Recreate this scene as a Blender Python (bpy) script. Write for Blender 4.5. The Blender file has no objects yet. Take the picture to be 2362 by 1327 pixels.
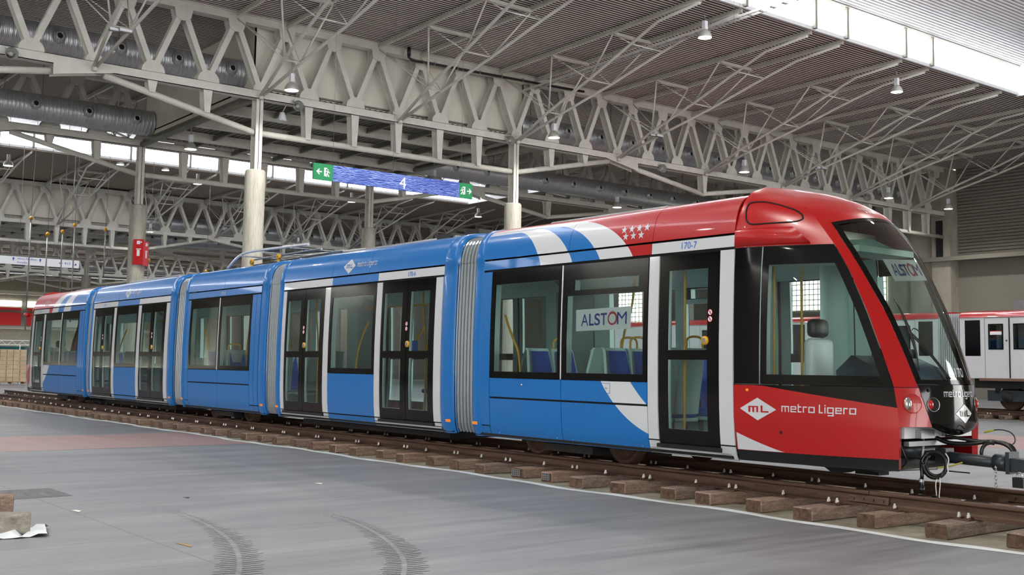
import bpy, bmesh, math, random
from mathutils import Vector, Matrix
random.seed(7)
R = math.radians
scene = bpy.context.scene
COL = scene.collection

# ---------------------------------------------------------------- camera, world, exposure
EYE = Vector((0.0, 0.0, 1.545))
def _axes(yaw, tilt, roll):
    F = Vector((-math.sin(yaw) * math.cos(tilt), math.cos(yaw) * math.cos(tilt), math.sin(tilt)))
    Rr = Vector((math.cos(yaw), math.sin(yaw), 0)); U = Rr.cross(F)
    c, s = math.cos(roll), math.sin(roll)
    return c * Rr + s * U, -s * Rr + c * U, F
ax, ay, af = _axes(0.907096, 0.0863277, 0.0150722)
cam = bpy.data.cameras.new('camera'); cam.sensor_width = 36.0
cam.lens = 2568.3 * 36 / 2362; cam.shift_y = -40.2 / 2362
cam.clip_end = 500; cam.clip_start = 0.05
camo = bpy.data.objects.new('camera', cam); COL.objects.link(camo)
camo.matrix_world = Matrix(((ax.x, ay.x, -af.x, EYE.x), (ax.y, ay.y, -af.y, EYE.y), (ax.z, ay.z, -af.z, EYE.z), (0, 0, 0, 1)))
scene.camera = camo

world = bpy.data.worlds.new('world'); scene.world = world; world.use_nodes = True
wn = world.node_tree.nodes; wn.clear()
wo = wn.new('ShaderNodeOutputWorld'); wb = wn.new('ShaderNodeBackground')
wb.inputs[0].default_value = (1.0, 0.99, 0.97, 1); wb.inputs[1].default_value = 6.0
world.node_tree.links.new(wb.outputs[0], wo.inputs[0])
GLAZE = 6.0
LAMP_W = 165.0   # each high-bay lamp      # daylight coming through the lantern glazing
vs = scene.view_settings
vs.view_transform = 'Standard'; vs.look = 'None'; vs.gamma = 1.0; vs.use_curve_mapping = False
vs.exposure = 0.8
scene.cycles.max_bounces = 9; scene.cycles.diffuse_bounces = 4; scene.cycles.glossy_bounces = 4
scene.cycles.transparent_max_bounces = 16; scene.cycles.transmission_bounces = 4
scene.cycles.caustics_reflective = False; scene.cycles.caustics_refractive = False
scene.cycles.sample_clamp_indirect = 6.0

# ---------------------------------------------------------------- materials
def lin(r, g, b):
    f = lambda c: (c / 12.92 if c <= 0.04045 else ((c + 0.055) / 1.055) ** 2.4)
    return (f(r / 255), f(g / 255), f(b / 255), 1)

class NT:
    def __init__(s, name):
        s.m = bpy.data.materials.new(name); s.m.use_nodes = True
        s.t = s.m.node_tree; s.n = s.t.nodes; s.n.clear()
        s.out = s.n.new('ShaderNodeOutputMaterial')
    def new(s, kind, **k):
        x = s.n.new(kind)
        for a, b in k.items(): setattr(x, a, b)
        return x
    def link(s, a, b): s.t.links.new(a, b)
    def math(s, op, a, b=None, clamp=False):
        x = s.new('ShaderNodeMath', operation=op); x.use_clamp = clamp
        for i, q in enumerate((a, b)):
            if q is None: continue
            if isinstance(q, (int, float)): x.inputs[i].default_value = q
            else: s.link(q, x.inputs[i])
        return x.outputs[0]
    def mix(s, fac, a, b):
        x = s.new('ShaderNodeMix', data_type='RGBA')
        for i, q in ((0, fac), (6, a), (7, b)):
            if isinstance(q, (int, float)): x.inputs[i].default_value = q
            elif isinstance(q, tuple): x.inputs[i].default_value = q
            else: s.link(q, x.inputs[i])
        return x.outputs[2]
    def noise(s, scale, vec=None, detail=3, rough=0.5):
        x = s.new('ShaderNodeTexNoise'); x.inputs['Scale'].default_value = scale
        x.inputs['Detail'].default_value = detail; x.inputs['Roughness'].default_value = rough
        if vec is not None: s.link(vec, x.inputs['Vector'])
        return x.outputs[0]
    def pos(s, scale=(1, 1, 1)):
        g = s.new('ShaderNodeNewGeometry'); m = s.new('ShaderNodeMapping'); m.inputs['Scale'].default_value = scale
        s.link(g.outputs['Position'], m.inputs['Vector']); return m.outputs[0]
    def ramp(s, fac, stops):
        x = s.new('ShaderNodeValToRGB'); e = x.color_ramp.elements
        while len(e) < len(stops): e.new(0.5)
        for i, (p, c) in enumerate(stops): e[i].position = p; e[i].color = c
        s.link(fac, x.inputs[0]); return x.outputs[0]
    def bsdf(s, col, rough=0.5, metal=0.0, bump=None, bstr=0.2, coat=0.0, spec=0.5):
        p = s.new('ShaderNodeBsdfPrincipled')
        for k, q in (('Base Color', col), ('Roughness', rough), ('Metallic', metal)):
            if isinstance(q, (int, float, tuple)): p.inputs[k].default_value = q
            else: s.link(q, p.inputs[k])
        p.inputs['Coat Weight'].default_value = coat; p.inputs['Coat Roughness'].default_value = 0.03
        p.inputs['Specular IOR Level'].default_value = spec
        if bump is not None:
            b = s.new('ShaderNodeBump'); b.inputs['Strength'].default_value = bstr; b.inputs['Distance'].default_value = 0.02
            s.link(bump, b.inputs['Height']); s.link(b.outputs[0], p.inputs['Normal'])
        s.link(p.outputs[0], s.out.inputs[0]); return p

MAT = {}
def simple(name, rgb, rough=0.5, metal=0.0, var=0.08, scale=3.0, coat=0.0, spec=0.5):
    t = NT(name); c = lin(*rgb)
    n = t.noise(scale, t.pos())
    d = tuple(x * (1 - var) for x in c[:3]) + (1,); l = tuple(min(1, x * (1 + var)) for x in c[:3]) + (1,)
    col = t.ramp(n, [(0.3, d), (0.7, l)])
    t.bsdf(col, rough, metal, coat=coat, spec=spec); MAT[name] = t.m; return t.m

def emit(name, rgb, strength):
    t = NT(name); e = t.new('ShaderNodeEmission'); e.inputs[0].default_value = lin(*rgb); e.inputs[1].default_value = strength
    t.link(e.outputs[0], t.out.inputs[0]); MAT[name] = t.m; return t.m

simple('steel_paint', (216, 214, 204), 0.55, var=0.07)
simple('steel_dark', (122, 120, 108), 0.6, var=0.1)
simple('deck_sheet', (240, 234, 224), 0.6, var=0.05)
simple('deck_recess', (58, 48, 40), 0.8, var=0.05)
simple('wall_grey', (132, 127, 117), 0.75, var=0.04, scale=0.6)
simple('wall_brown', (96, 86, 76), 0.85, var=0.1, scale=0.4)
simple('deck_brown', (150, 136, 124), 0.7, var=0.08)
simple('lantern_sheet', (205, 206, 205), 0.5, var=0.02)
simple('cream_panel', (232, 228, 214), 0.7, var=0.04, scale=0.8)
simple('black_plastic', (22, 22, 23), 0.45)
simple('white_paint', (226, 228, 230), 0.4, var=0.03)
simple('grey_metal', (150, 152, 154), 0.4, 0.6)
simple('zinc_bolt', (226, 226, 220), 0.35, 0.2)
simple('chrome', (215, 215, 215), 0.15, 1.0, var=0.02)
simple('tram_blue', (0, 106, 182), 0.3, var=0.02, coat=0.3)
simple('tram_red', (172, 0, 3), 0.3, var=0.03, coat=0.3)
simple('tram_white', (200, 203, 208), 0.3, var=0.02, coat=0.7)
simple('tram_black', (7, 7, 8), 0.08, var=0.02, coat=0.0, spec=0.32)
simple('skirt_black', (16, 16, 17), 0.35)
simple('gap_black', (6, 6, 6), 0.8)
simple('interior_teal', (192, 222, 218), 0.45, var=0.03)
simple('interior_grey', (150, 172, 172), 0.5, var=0.05)
simple('tram_floor', (128, 130, 132), 0.7)
simple('seat_blue', (40, 82, 180), 0.8, var=0.2, scale=60)
simple('seat_red', (150, 24, 26), 0.7)
simple('pole_yellow', (214, 160, 30), 0.35)
simple('dash_blue', (38, 70, 98), 0.5)
simple('bellow_silver', (150, 158, 164), 0.3, 0.75, var=0.03)
simple('under_black', (20, 19, 18), 0.7)
simple('wheel_rust', (72, 52, 40), 0.55, 0.4, var=0.25, scale=20)
simple('orange_lens', (255, 140, 20), 0.15, coat=1.0)
simple('red_lens', (190, 12, 14), 0.1, coat=1.0)
simple('hose_black', (14, 15, 16), 0.28)
simple('coupler_grey', (52, 58, 64), 0.38, 0.3)
simple('wire_yellow', (176, 170, 50), 0.5)
simple('tag_white', (238, 238, 232), 0.6)
simple('sign_green', (0, 148, 84), 0.4, var=0.02)
simple('sign_white', (244, 246, 250), 0.4, var=0.01)
simple('sign_blue_ink', (38, 62, 170), 0.4, var=0.02)
simple('alstom_blue', (40, 46, 150), 0.4, var=0.02)
simple('alstom_red', (196, 28, 44), 0.4, var=0.02)
simple('fire_red', (196, 22, 28), 0.45, var=0.05)
simple('fire_red_light', (222, 80, 92), 0.45, var=0.05)
simple('number_blue', (30, 96, 190), 0.4, var=0.02)
simple('metro_white', (214, 215, 219), 0.3, var=0.02, coat=0.6)
simple('metro_red', (188, 24, 32), 0.3, var=0.03, coat=0.8)
simple('sill_brown', (120, 88, 76), 0.6)
simple('teal_board', (40, 120, 130), 0.6)
simple('pallet_wood', (170, 135, 95), 0.8, var=0.15)
simple('plastic_sheet', (216, 222, 226), 0.45, var=0.06)
simple('green_dot', (20, 110, 60), 0.4)
simple('lamp_shell', (196, 197, 190), 0.35, 0.35, var=0.04)
emit('lamp_glow', (255, 250, 236), 9.0)
emit('glazing_light', (246, 247, 255), GLAZE)
emit('window_light', (255, 253, 240), 3.2)
emit('strip_light', (255, 252, 244), 4.0)

def make_special():
    # floor: trowelled concrete with streaks, blotches and saw-cut joints
    t = NT('concrete_floor')
    p = t.pos((1.3, 0.20, 1)); p2 = t.pos((1.6, 0.07, 1))
    a = t.noise(1.3, p, 6, 0.62); b = t.noise(5.0, p2, 7, 0.78); c = t.noise(0.16, t.pos(), 4, 0.6); g = t.noise(60, t.pos(), 2)
    m = t.math('ADD', t.math('MULTIPLY', a, 0.36), t.math('ADD', t.math('MULTIPLY', b, 0.42), t.math('ADD', t.math('MULTIPLY', c, 0.36), t.math('MULTIPLY', g, 0.10))))
    col = t.ramp(m, [(0.38, lin(76, 78, 82)), (0.55, lin(114, 117, 121)), (0.75, lin(148, 150, 153))])
    sx = t.new('ShaderNodeSeparateXYZ'); gg = t.new('ShaderNodeNewGeometry'); t.link(gg.outputs['Position'], sx.inputs[0])
    jy = t.math('ABSOLUTE', t.math('SUBTRACT', t.math('MODULO', t.math('ADD', sx.outputs[1], 599.4), 6.0), 3.0))   # lines at y=3.6+6k
    jx = t.math('ABSOLUTE', t.math('SUBTRACT', t.math('MODULO', t.math('ADD', sx.outputs[0], 605.4), 6.0), 3.0))
    lines = t.math('MAXIMUM', t.math('LESS_THAN', jy, 0.010), t.math('LESS_THAN', jx, 0.007))
    col2 = t.mix(t.math('MULTIPLY', lines, 0.55), col, lin(92, 94, 97))
    rough = t.new('ShaderNodeMapRange'); rough.inputs[3].default_value = 0.34; rough.inputs[4].default_value = 0.62
    t.link(b, rough.inputs[0])
    t.bsdf(col2, rough.outputs[0], bump=a, bstr=0.05); MAT['concrete_floor'] = t.m
    t = NT('red_floor_paint')
    n = t.noise(2.0, t.pos((0.2, 1, 1)), 6, 0.65); n2 = t.noise(0.6, t.pos(), 3)
    col = t.mix(t.math('MULTIPLY', n2, 0.8), t.ramp(n, [(0.3, lin(150, 118, 112)), (0.7, lin(176, 140, 134))]), lin(150, 140, 138))
    t.bsdf(col, 0.5); MAT['red_floor_paint'] = t.m
    t = NT('dark_floor_patch')
    n = t.noise(6.0, t.pos((0.5, 2, 1)), 6, 0.7)
    t.bsdf(t.ramp(n, [(0.3, lin(74, 76, 80)), (0.62, lin(104, 106, 110)), (0.8, lin(142, 142, 142))]), 0.6); MAT['dark_floor_patch'] = t.m
    t = NT('tyre_rubber_mark')
    n = t.noise(14.0, t.pos(), 4, 0.7)
    t.bsdf(t.ramp(n, [(0.3, lin(84, 86, 85)), (0.75, lin(124, 126, 126))]), 0.6); MAT['tyre_rubber_mark'] = t.m
    # bare concrete columns
    t = NT('column_concrete')
    n = t.noise(1.2, t.pos((3, 3, 0.5)), 5, 0.65); n2 = t.noise(9, t.pos((4, 4, 0.3)), 3)
    m = t.math('ADD', t.math('MULTIPLY', n, 0.65), t.math('MULTIPLY', n2, 0.35))
    t.bsdf(t.ramp(m, [(0.3, lin(140, 136, 124)), (0.5, lin(176, 172, 160)), (0.72, lin(204, 201, 190))]), 0.8, bump=n2, bstr=0.15); MAT['column_concrete'] = t.m
    t = NT('wall_concrete')
    n = t.noise(0.7, t.pos((1, 1, 0.5)), 6, 0.65)
    t.bsdf(t.ramp(n, [(0.3, lin(140, 134, 122)), (0.7, lin(182, 176, 162))]), 0.85); MAT['wall_concrete'] = t.m
    # spiral ducts: banded galvanised steel along y
    t = NT('galvanised_spiral')
    w = t.new('ShaderNodeTexWave', wave_type='BANDS', bands_direction='Y'); w.inputs['Scale'].default_value = 5.5; w.inputs['Distortion'].default_value = 0.4
    t.link(t.pos((0.25, 1, 0.25)), w.inputs['Vector'])
    n = t.noise(5.0, t.pos((0.4, 3.0, 0.4)), 3)
    mm = t.math('ADD', t.math('MULTIPLY', w.outputs[1], 0.4), t.math('MULTIPLY', n, 0.6))
    t.bsdf(t.ramp(mm, [(0.25, lin(158, 160, 163)), (0.7, lin(206, 208, 211))]), 0.36, 0.7, bump=w.outputs[1], bstr=0.35); MAT['galvanised_spiral'] = t.m
    # weathered sleepers
    t = NT('sleeper_wood')
    oi = t.new('ShaderNodeObjectInfo')
    n = t.noise(4.0, t.pos((6, 1.0, 8)), 6, 0.7); n2 = t.noise(22.0, t.pos((3, 1, 3)), 4, 0.7)
    m = t.math('ADD', t.math('MULTIPLY', n, 0.55), t.math('MULTIPLY', n2, 0.45))
    ca = t.ramp(m, [(0.25, lin(78, 60, 50)), (0.5, lin(146, 120, 104)), (0.75, lin(200, 176, 158))])
    cb = t.ramp(m, [(0.25, lin(66, 56, 50)), (0.5, lin(124, 108, 98)), (0.75, lin(180, 164, 150))])
    t.bsdf(t.mix(oi.outputs['Random'], ca, cb), 0.9, bump=m, bstr=0.7); MAT['sleeper_wood'] = t.m
    t = NT('loose_wood')
    n = t.noise(5.0, t.pos((6, 1, 3)), 6, 0.7)
    t.bsdf(t.ramp(n, [(0.28, lin(96, 88, 78)), (0.5, lin(140, 134, 124)), (0.75, lin(178, 172, 160))]), 0.9, bump=n, bstr=0.5); MAT['loose_wood'] = t.m
    t = NT('sleeper_end')
    n = t.noise(18.0, t.pos((1, 0.2, 1)), 5, 0.7)
    t.bsdf(t.ramp(n, [(0.3, lin(44, 32, 26)), (0.7, lin(112, 86, 70))]), 0.95, bump=n, bstr=0.6); MAT['sleeper_end'] = t.m
    t = NT('rail_rust')
    n = t.noise(5.0, t.pos((0.5, 4, 4)), 5, 0.65)
    t.bsdf(t.ramp(n, [(0.25, lin(60, 44, 36)), (0.6, lin(98, 74, 60)), (0.85, lin(126, 100, 84))]), 0.62, 0.25, bump=n, bstr=0.1); MAT['rail_rust'] = t.m
    t = NT('membrane')
    n = t.noise(3.0, t.pos(), 5, 0.6)
    t.bsdf(t.ramp(n, [(0.3, lin(120, 116, 100)), (0.7, lin(160, 156, 140))]), 0.75, bump=n, bstr=0.4); MAT['membrane'] = t.m
    # cardboard cartons
    t = NT('cardboard')
    n = t.noise(2.0, t.pos(), 4)
    t.bsdf(t.ramp(n, [(0.3, lin(196, 172, 140)), (0.7, lin(220, 198, 166))]), 0.85); MAT['cardboard'] = t.m
    # water picture printed on the hanging sign
    t = NT('water_print')
    p = t.pos((1, 1.6, 5.5)); d = t.noise(2.6, p, 5, 0.6)
    vo = t.new('ShaderNodeTexWave', wave_type='BANDS', bands_direction='Z'); vo.inputs['Scale'].default_value = 1.3; vo.inputs['Distortion'].default_value = 11.0; vo.inputs['Detail'].default_value = 4
    t.link(p, vo.inputs['Vector'])
    big = t.noise(0.5, t.pos(), 2)
    m = t.math('ADD', t.math('MULTIPLY', vo.outputs[1], 0.55), t.math('MULTIPLY', d, 0.45))
    m2 = t.math('ADD', m, t.math('MULTIPLY', t.math('SUBTRACT', big, 0.5), 0.7))
    t.bsdf(t.ramp(m2, [(0.2, lin(34, 26, 118)), (0.42, lin(40, 70, 190)), (0.62, lin(74, 120, 226)), (0.85, lin(196, 220, 250))]), 0.4); MAT['water_print'] = t.m
    # panes: thin tinted glass, mirror-like at grazing angles
    def glass(name, tint, base):
        t = NT(name)
        tr = t.new('ShaderNodeBsdfTransparent'); tr.inputs[0].default_value = tint
        gl = t.new('ShaderNodeBsdfGlossy'); gl.inputs['Roughness'].default_value = 0.01; gl.inputs[0].default_value = (0.95, 1, 0.98, 1)
        fr = t.new('ShaderNodeFresnel'); fr.inputs[0].default_value = 1.5
        fac = t.math('ADD', t.math('MULTIPLY', fr.outputs[0], 1.0), base, clamp=True)
        mx = t.new('ShaderNodeMixShader'); t.link(fac, mx.inputs[0]); t.link(tr.outputs[0], mx.inputs[1]); t.link(gl.outputs[0], mx.inputs[2])
        t.link(mx.outputs[0], t.out.inputs[0]); MAT[name] = t.m
    glass('tram_glass', (0.82, 0.92, 0.90, 1), 0.012)
    glass('windscreen_glass', (0.80, 0.91, 0.86, 1), 0.02)
    # roof decks with printed swoosh liveries, one mirrored for the rear end car
    def swoosh(name, sgn, x_shift, skirt):
        t = NT(name)
        g = t.new('ShaderNodeNewGeometry'); sx = t.new('ShaderNodeSeparateXYZ'); t.link(g.outputs['Position'], sx.inputs[0])
        x = sx.outputs[0] if sgn > 0 else t.math('SUBTRACT', x_shift, sx.outputs[0])
        z = sx.outputs[2]
        def inside(x0, a, b, ztop):
            u = t.math('DIVIDE', t.math('MAXIMUM', t.math('SUBTRACT', z, 2.7), 0.0), b)
            q = t.math('SQRT', t.math('MAXIMUM', t.math('SUBTRACT', 1.0, t.math('MULTIPLY', u, u)), 0.0))
            return t.math('MULTIPLY', t.math('LESS_THAN', x, t.math('ADD', x0, t.math('MULTIPLY', q, a))), t.math('LESS_THAN', z, ztop))
        blue, white, red = lin(0, 106, 182), lin(206, 209, 213), lin(170, 0, 3)
        if not skirt:
            c = t.mix(inside(-11.48, 1.45, 0.83, 3.535), red, white)
            c = t.mix(inside(-11.87, 1.22, 0.80, 3.505), c, blue)
            c = t.mix(inside(-12.24, 1.03, 0.80, 3.50), c, white)
            c = t.mix(inside(-12.62, 0.73, 0.78, 3.475), c, blue)
        else:
            def circ(cx, cz, r):
                dx = t.math('SUBTRACT', x, cx); dz = t.math('SUBTRACT', z, cz)
                return t.math('LESS_THAN', t.math('ADD', t.math('MULTIPLY', dx, dx), t.math('MULTIPLY', dz, dz)), r * r)
            c = t.mix(circ(*skirt[0]), blue, white)
            c = t.mix(circ(*skirt[1]), c, blue)
        t.bsdf(c, 0.3, coat=0.3); MAT[name] = t.m
    def circ3(p, q, r):
        (ax_, ay_), (bx, by), (cx, cy) = p, q, r
        d = 2 * (ax_ * (by - cy) + bx * (cy - ay_) + cx * (ay_ - by))
        ux = ((ax_**2 + ay_**2) * (by - cy) + (bx**2 + by**2) * (cy - ay_) + (cx**2 + cy**2) * (ay_ - by)) / d
        uy = ((ax_**2 + ay_**2) * (cx - bx) + (bx**2 + by**2) * (ax_ - cx) + (cx**2 + cy**2) * (bx - ax_)) / d
        return ux, uy, math.hypot(ax_ - ux, ay_ - uy)
    sk = [circ3((-10.66, 1.40), (-10.38, 1.08), (-9.77, 0.735)), circ3((-10.12, 1.40), (-9.95, 1.22), (-9.74, 1.05))]
    swoosh('swoosh_roof_front', 1, 0, None); swoosh('swoosh_roof_rear', -1, -45.3, None)
    swoosh('swoosh_skirt_front', 1, 0, sk); swoosh('swoosh_skirt_rear', -1, -45.75, sk)
make_special()

# ---------------------------------------------------------------- mesh building
class MB:
    def __init__(s): s.v, s.f, s.m, s.sm = [], [], [], []
    def add(s, vs_, fs, mi=0, smooth=False):
        o = len(s.v); s.v += [tuple(p) for p in vs_]
        for f in fs: s.f.append(tuple(i + o for i in f)); s.m.append(mi); s.sm.append(smooth)
        return s
    def box(s, lo, hi, mi=0):
        (a, b, c), (d, e, f) = lo, hi
        return s.add([(a, b, c), (d, b, c), (d, e, c), (a, e, c), (a, b, f), (d, b, f), (d, e, f), (a, e, f)],
                     [(0, 3, 2, 1), (4, 5, 6, 7), (0, 1, 5, 4), (1, 2, 6, 5), (2, 3, 7, 6), (3, 0, 4, 7)], mi)
    def bar(s, p, q, w, h, up=(0, 0, 1), mi=0, w2=None):
        p, q = Vector(p), Vector(q); d = (q - p).normalized(); up = Vector(up)
        x = d.cross(up)
        if x.length < 1e-5: x = d.cross(Vector((1, 0, 0)))
        x.normalize(); y = x.cross(d); w2 = w if w2 is None else w2
        vs_ = [p + x * a * w / 2 + y * b * h / 2 for a, b in ((-1, -1), (1, -1), (1, 1), (-1, 1))] + \
              [q + x * a * w2 / 2 + y * b * h / 2 for a, b in ((-1, -1), (1, -1), (1, 1), (-1, 1))]
        return s.add(vs_, [(0, 1, 2, 3), (7, 6, 5, 4), (0, 4, 5, 1), (1, 5, 6, 2), (2, 6, 7, 3), (3, 7, 4, 0)], mi)
    def tube(s, pts, r, n=8, mi=0, closed=False, cap=True):
        pts = [Vector(p) for p in pts]; k = len(pts); o = len(s.v); prev = None
        for i, p in enumerate(pts):
            if closed: d = (pts[(i + 1) % k] - pts[i - 1])
            else: d = pts[min(i + 1, k - 1)] - pts[max(i - 1, 0)]
            d.normalize()
            if prev is None:
                x = d.cross(Vector((0, 0, 1)))
                if x.length < 1e-3: x = d.cross(Vector((1, 0, 0)))
            else: x = prev - d * prev.dot(d)
            x.normalize(); prev = x; y = d.cross(x)
            rr = r[i] if isinstance(r, (list, tuple)) else r
            s.v += [tuple(p + (x * math.cos(2 * math.pi * j / n) + y * math.sin(2 * math.pi * j / n)) * rr) for j in range(n)]
        for i in range(k if closed else k - 1):
            a, b = o + i * n, o + ((i + 1) % k) * n
            for j in range(n):
                s.f.append((a + j, a + (j + 1) % n, b + (j + 1) % n, b + j)); s.m.append(mi); s.sm.append(True)
        if cap and not closed:
            s.f.append(tuple(o + j for j in range(n))[::-1]); s.m.append(mi); s.sm.append(False)
            s.f.append(tuple(o + (k - 1) * n + j for j in range(n))); s.m.append(mi); s.sm.append(False)
        return s
    def lathe(s, prof, c, n=16, axis='z', mi=0, smooth=True, cap=False):
        o = len(s.v); c = Vector(c)
        for r, h in prof:
            for j in range(n):
                a = 2 * math.pi * j / n; u, w = r * math.cos(a), r * math.sin(a)
                s.v.append(tuple(c + Vector({'z': (u, w, h), 'x': (h, u, w), 'y': (u, h, w)}[axis])))
        for i in range(len(prof) - 1):
            for j in range(n):
                s.f.append((o + i * n + j, o + i * n + (j + 1) % n, o + (i + 1) * n + (j + 1) % n, o + (i + 1) * n + j)); s.m.append(mi); s.sm.append(smooth)
        if cap:
            s.f.append(tuple(o + j for j in range(n))); s.m.append(mi); s.sm.append(False)
            s.f.append(tuple(o + (len(prof) - 1) * n + j for j in range(n))); s.m.append(mi); s.sm.append(False)
        return s
    def prism(s, pts, vec, mi=0):
        k = len(pts); vec = Vector(vec); a = [Vector(p) for p in pts]; b = [p + vec for p in a]
        return s.add(a + b, [tuple(range(k)), tuple(range(2 * k - 1, k - 1, -1))] + [(i, k + i, k + (i + 1) % k, (i + 1) % k) for i in range(k)], mi)
    def grid(s, rows, mi=0, smooth=True, mf=None):
        o = len(s.v); nr, nc = len(rows), len(rows[0])
        for r in rows: s.v += [tuple(p) for p in r]
        for i in range(nr - 1):
            for j in range(nc - 1):
                k = mi if mf is None else mf(i, j)
                if k is None: continue
                s.f.append((o + i * nc + j, o + i * nc + j + 1, o + (i + 1) * nc + j + 1, o + (i + 1) * nc + j)); s.m.append(k); s.sm.append(smooth)
        return s
    def build(s, name, mats, parent=None, fix=False):
        me = bpy.data.meshes.new(name); off = Vector((0, 0, 0)); p = parent
        while p is not None: off += p.location; p = p.parent
        me.from_pydata([(a - off.x, b - off.y, c - off.z) for a, b, c in s.v], [], s.f)
        if isinstance(mats, str): mats = [mats]
        for m in mats: me.materials.append(MAT[m])
        me.polygons.foreach_set('material_index', s.m); me.polygons.foreach_set('use_smooth', s.sm)
        if fix:
            b = bmesh.new(); b.from_mesh(me); bmesh.ops.remove_doubles(b, verts=b.verts, dist=1e-5)
            bmesh.ops.recalc_face_normals(b, faces=b.faces); b.to_mesh(me); b.free()
        me.update()
        o = bpy.data.objects.new(name, me); COL.objects.link(o)
        if parent is not None: o.parent = parent
        return o

def tag(o, label=None, cat=None, group=None, kind=None):
    if label: o['label'] = label
    if cat: o['category'] = cat
    if group: o['group'] = group
    if kind: o['kind'] = kind
    return o
def thing(name, loc, label, cat, group=None):
    o = bpy.data.objects.new(name, None); COL.objects.link(o); o.location = loc; o.empty_display_size = 0.2
    return tag(o, label, cat, group)
def copy_tree(o, parent=None):
    c = o.copy(); COL.objects.link(c)
    if parent is not None: c.parent = parent
    for ch in list(KIDS.get(o.name, o.children)): copy_tree(ch, c)
    return c
KIDS = {}
def dup(root, loc, label=None, group=None):
    if root.name not in KIDS:
        def walk(o):
            KIDS[o.name] = list(o.children)
            for ch in o.children: walk(ch)
        walk(root)
    r = copy_tree(root); r.location = loc
    if label: r['label'] = label
    if group: r['group'] = group
    return r
def struct(o, label=None): o['kind'] = 'structure'; tag(o, label); return o
def bx(name, lo, hi, mat, parent=None): return MB().box(lo, hi).build(name, mat, parent)
ORD = ['first', 'second', 'third', 'fourth', 'fifth', 'sixth', 'seventh', 'eighth', 'ninth', 'tenth', 'eleventh', 'twelfth', 'thirteenth', 'fourteenth', 'fifteenth', 'sixteenth', 'seventeenth', 'eighteenth', 'nineteenth', 'twentieth']
def nth(i):
    if i < 20: return ORD[i]
    tens = {2: 'twenty', 3: 'thirty', 4: 'forty', 5: 'fifty', 6: 'sixty', 7: 'seventy', 8: 'eighty'}
    k = i + 1
    if k % 10 == 0: return {20: 'twentieth', 30: 'thirtieth', 40: 'fortieth', 50: 'fiftieth', 60: 'sixtieth', 70: 'seventieth', 80: 'eightieth'}[k]
    return tens[k // 10] + '-' + ORD[k % 10 - 1]

_txt = {}
def text_geo(txt, size=1.0, xs=1.0, bold=0.0):
    """flat lettering: vertices and faces in a plane, origin at the left of the baseline"""
    key = (txt, bold)
    if key not in _txt:
        cu = bpy.data.curves.new('lettering', 'FONT'); cu.body = txt; cu.size = 1.0; cu.offset = bold
        ob = bpy.data.objects.new('lettering', cu); COL.objects.link(ob)
        dg = bpy.context.evaluated_depsgraph_get(); dg.update()
        me = bpy.data.meshes.new_from_object(ob.evaluated_get(dg))
        _txt[key] = ([tuple(v.co) for v in me.vertices], [tuple(p.vertices) for p in me.polygons])
        bpy.data.objects.remove(ob); bpy.data.curves.remove(cu); bpy.data.meshes.remove(me)
    v, f = _txt[key]
    return [(p[0] * size * xs, p[1] * size) for p in v], f
def text_w(txt, size=1.0, xs=1.0): return max(p[0] for p in text_geo(txt, size, xs)[0])

def name_geo(size, sx=1.0):
    """the operator's square rounded lettering, drawn as bars: x-height = size"""
    T = .19; G = []
    def R_(x0, y0, x1, y1): G.append((x0, y0, x1, y1))
    x = 0
    def box_(x, w):
        R_(x, 0, x + T, 1); R_(x + w - T, 0, x + w, 1); R_(x + T, 1 - T, x + w - T, 1); R_(x + T, 0, x + w - T, T)
    for ch in 'metro Ligero':
        if ch == 'm': R_(x, 0, x + T, 1); R_(x + .58, 0, x + .58 + T, 1); R_(x + 1.16, 0, x + 1.16 + T, 1); R_(x + T, 1 - T, x + 1.16, 1); w = 1.35
        elif ch == 'e': R_(x, 0, x + T, 1); R_(x + T, 1 - T, x + 1, 1); R_(x + T, .42, x + 1, .42 + T * .9); R_(x + T, 0, x + 1, T); R_(x + 1 - T, .5, x + 1, 1); w = 1
        elif ch == 't': R_(x, 0, x + T, 1.35); R_(x + T, 1 - T, x + .62, 1); R_(x + T, 0, x + .62, T); w = .62
        elif ch == 'r': R_(x, 0, x + T, 1); R_(x + T, 1 - T, x + .68, 1); w = .68
        elif ch == 'o': box_(x, 1.05); w = 1.05
        elif ch == 'L': R_(x, 0, x + T, 1.4); R_(x + T, 0, x + .66, T); w = .66
        elif ch == 'i': R_(x, 0, x + T, 1); R_(x, 1.16, x + T, 1.36); w = T
        elif ch == 'g': box_(x, 1.05); R_(x + 1.05 - T, -.42, x + 1.05, 0); R_(x + .1, -.42, x + 1.05 - T, -.42 + T); w = 1.05
        else: w = .18
        x += w + .24
    V, F = [], []
    for x0, y0, x1, y1 in G:
        k = max(1, int((x1 - x0) / .35)); o = len(V)
        for i in range(k + 1):
            xx = x0 + (x1 - x0) * i / k; V += [(xx * size * sx, y0 * size), (xx * size * sx, y1 * size)]
        F += [(o + 2 * i, o + 2 * i + 2, o + 2 * i + 3, o + 2 * i + 1) for i in range(k)]
    return V, F, max(p[0] for p in V)
# ---------------------------------------------------------------- the hall
X1, X2, X3, X4 = -37.6, -49.7, -83.7, -95.8       # planes of the main trusses
YW = 64.4                                          # end wall
ZB, ZT = 11.19, 13.95                              # underside of bottom / top chords
YN, YS = 2.0, -44.0

fl = MB(); fl.box((-150, -60, -0.3), (40, 70, 0.0))
floor = struct(fl.build('floor', 'concrete_floor'), 'grey trowelled concrete hall floor with saw-cut joints')
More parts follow.
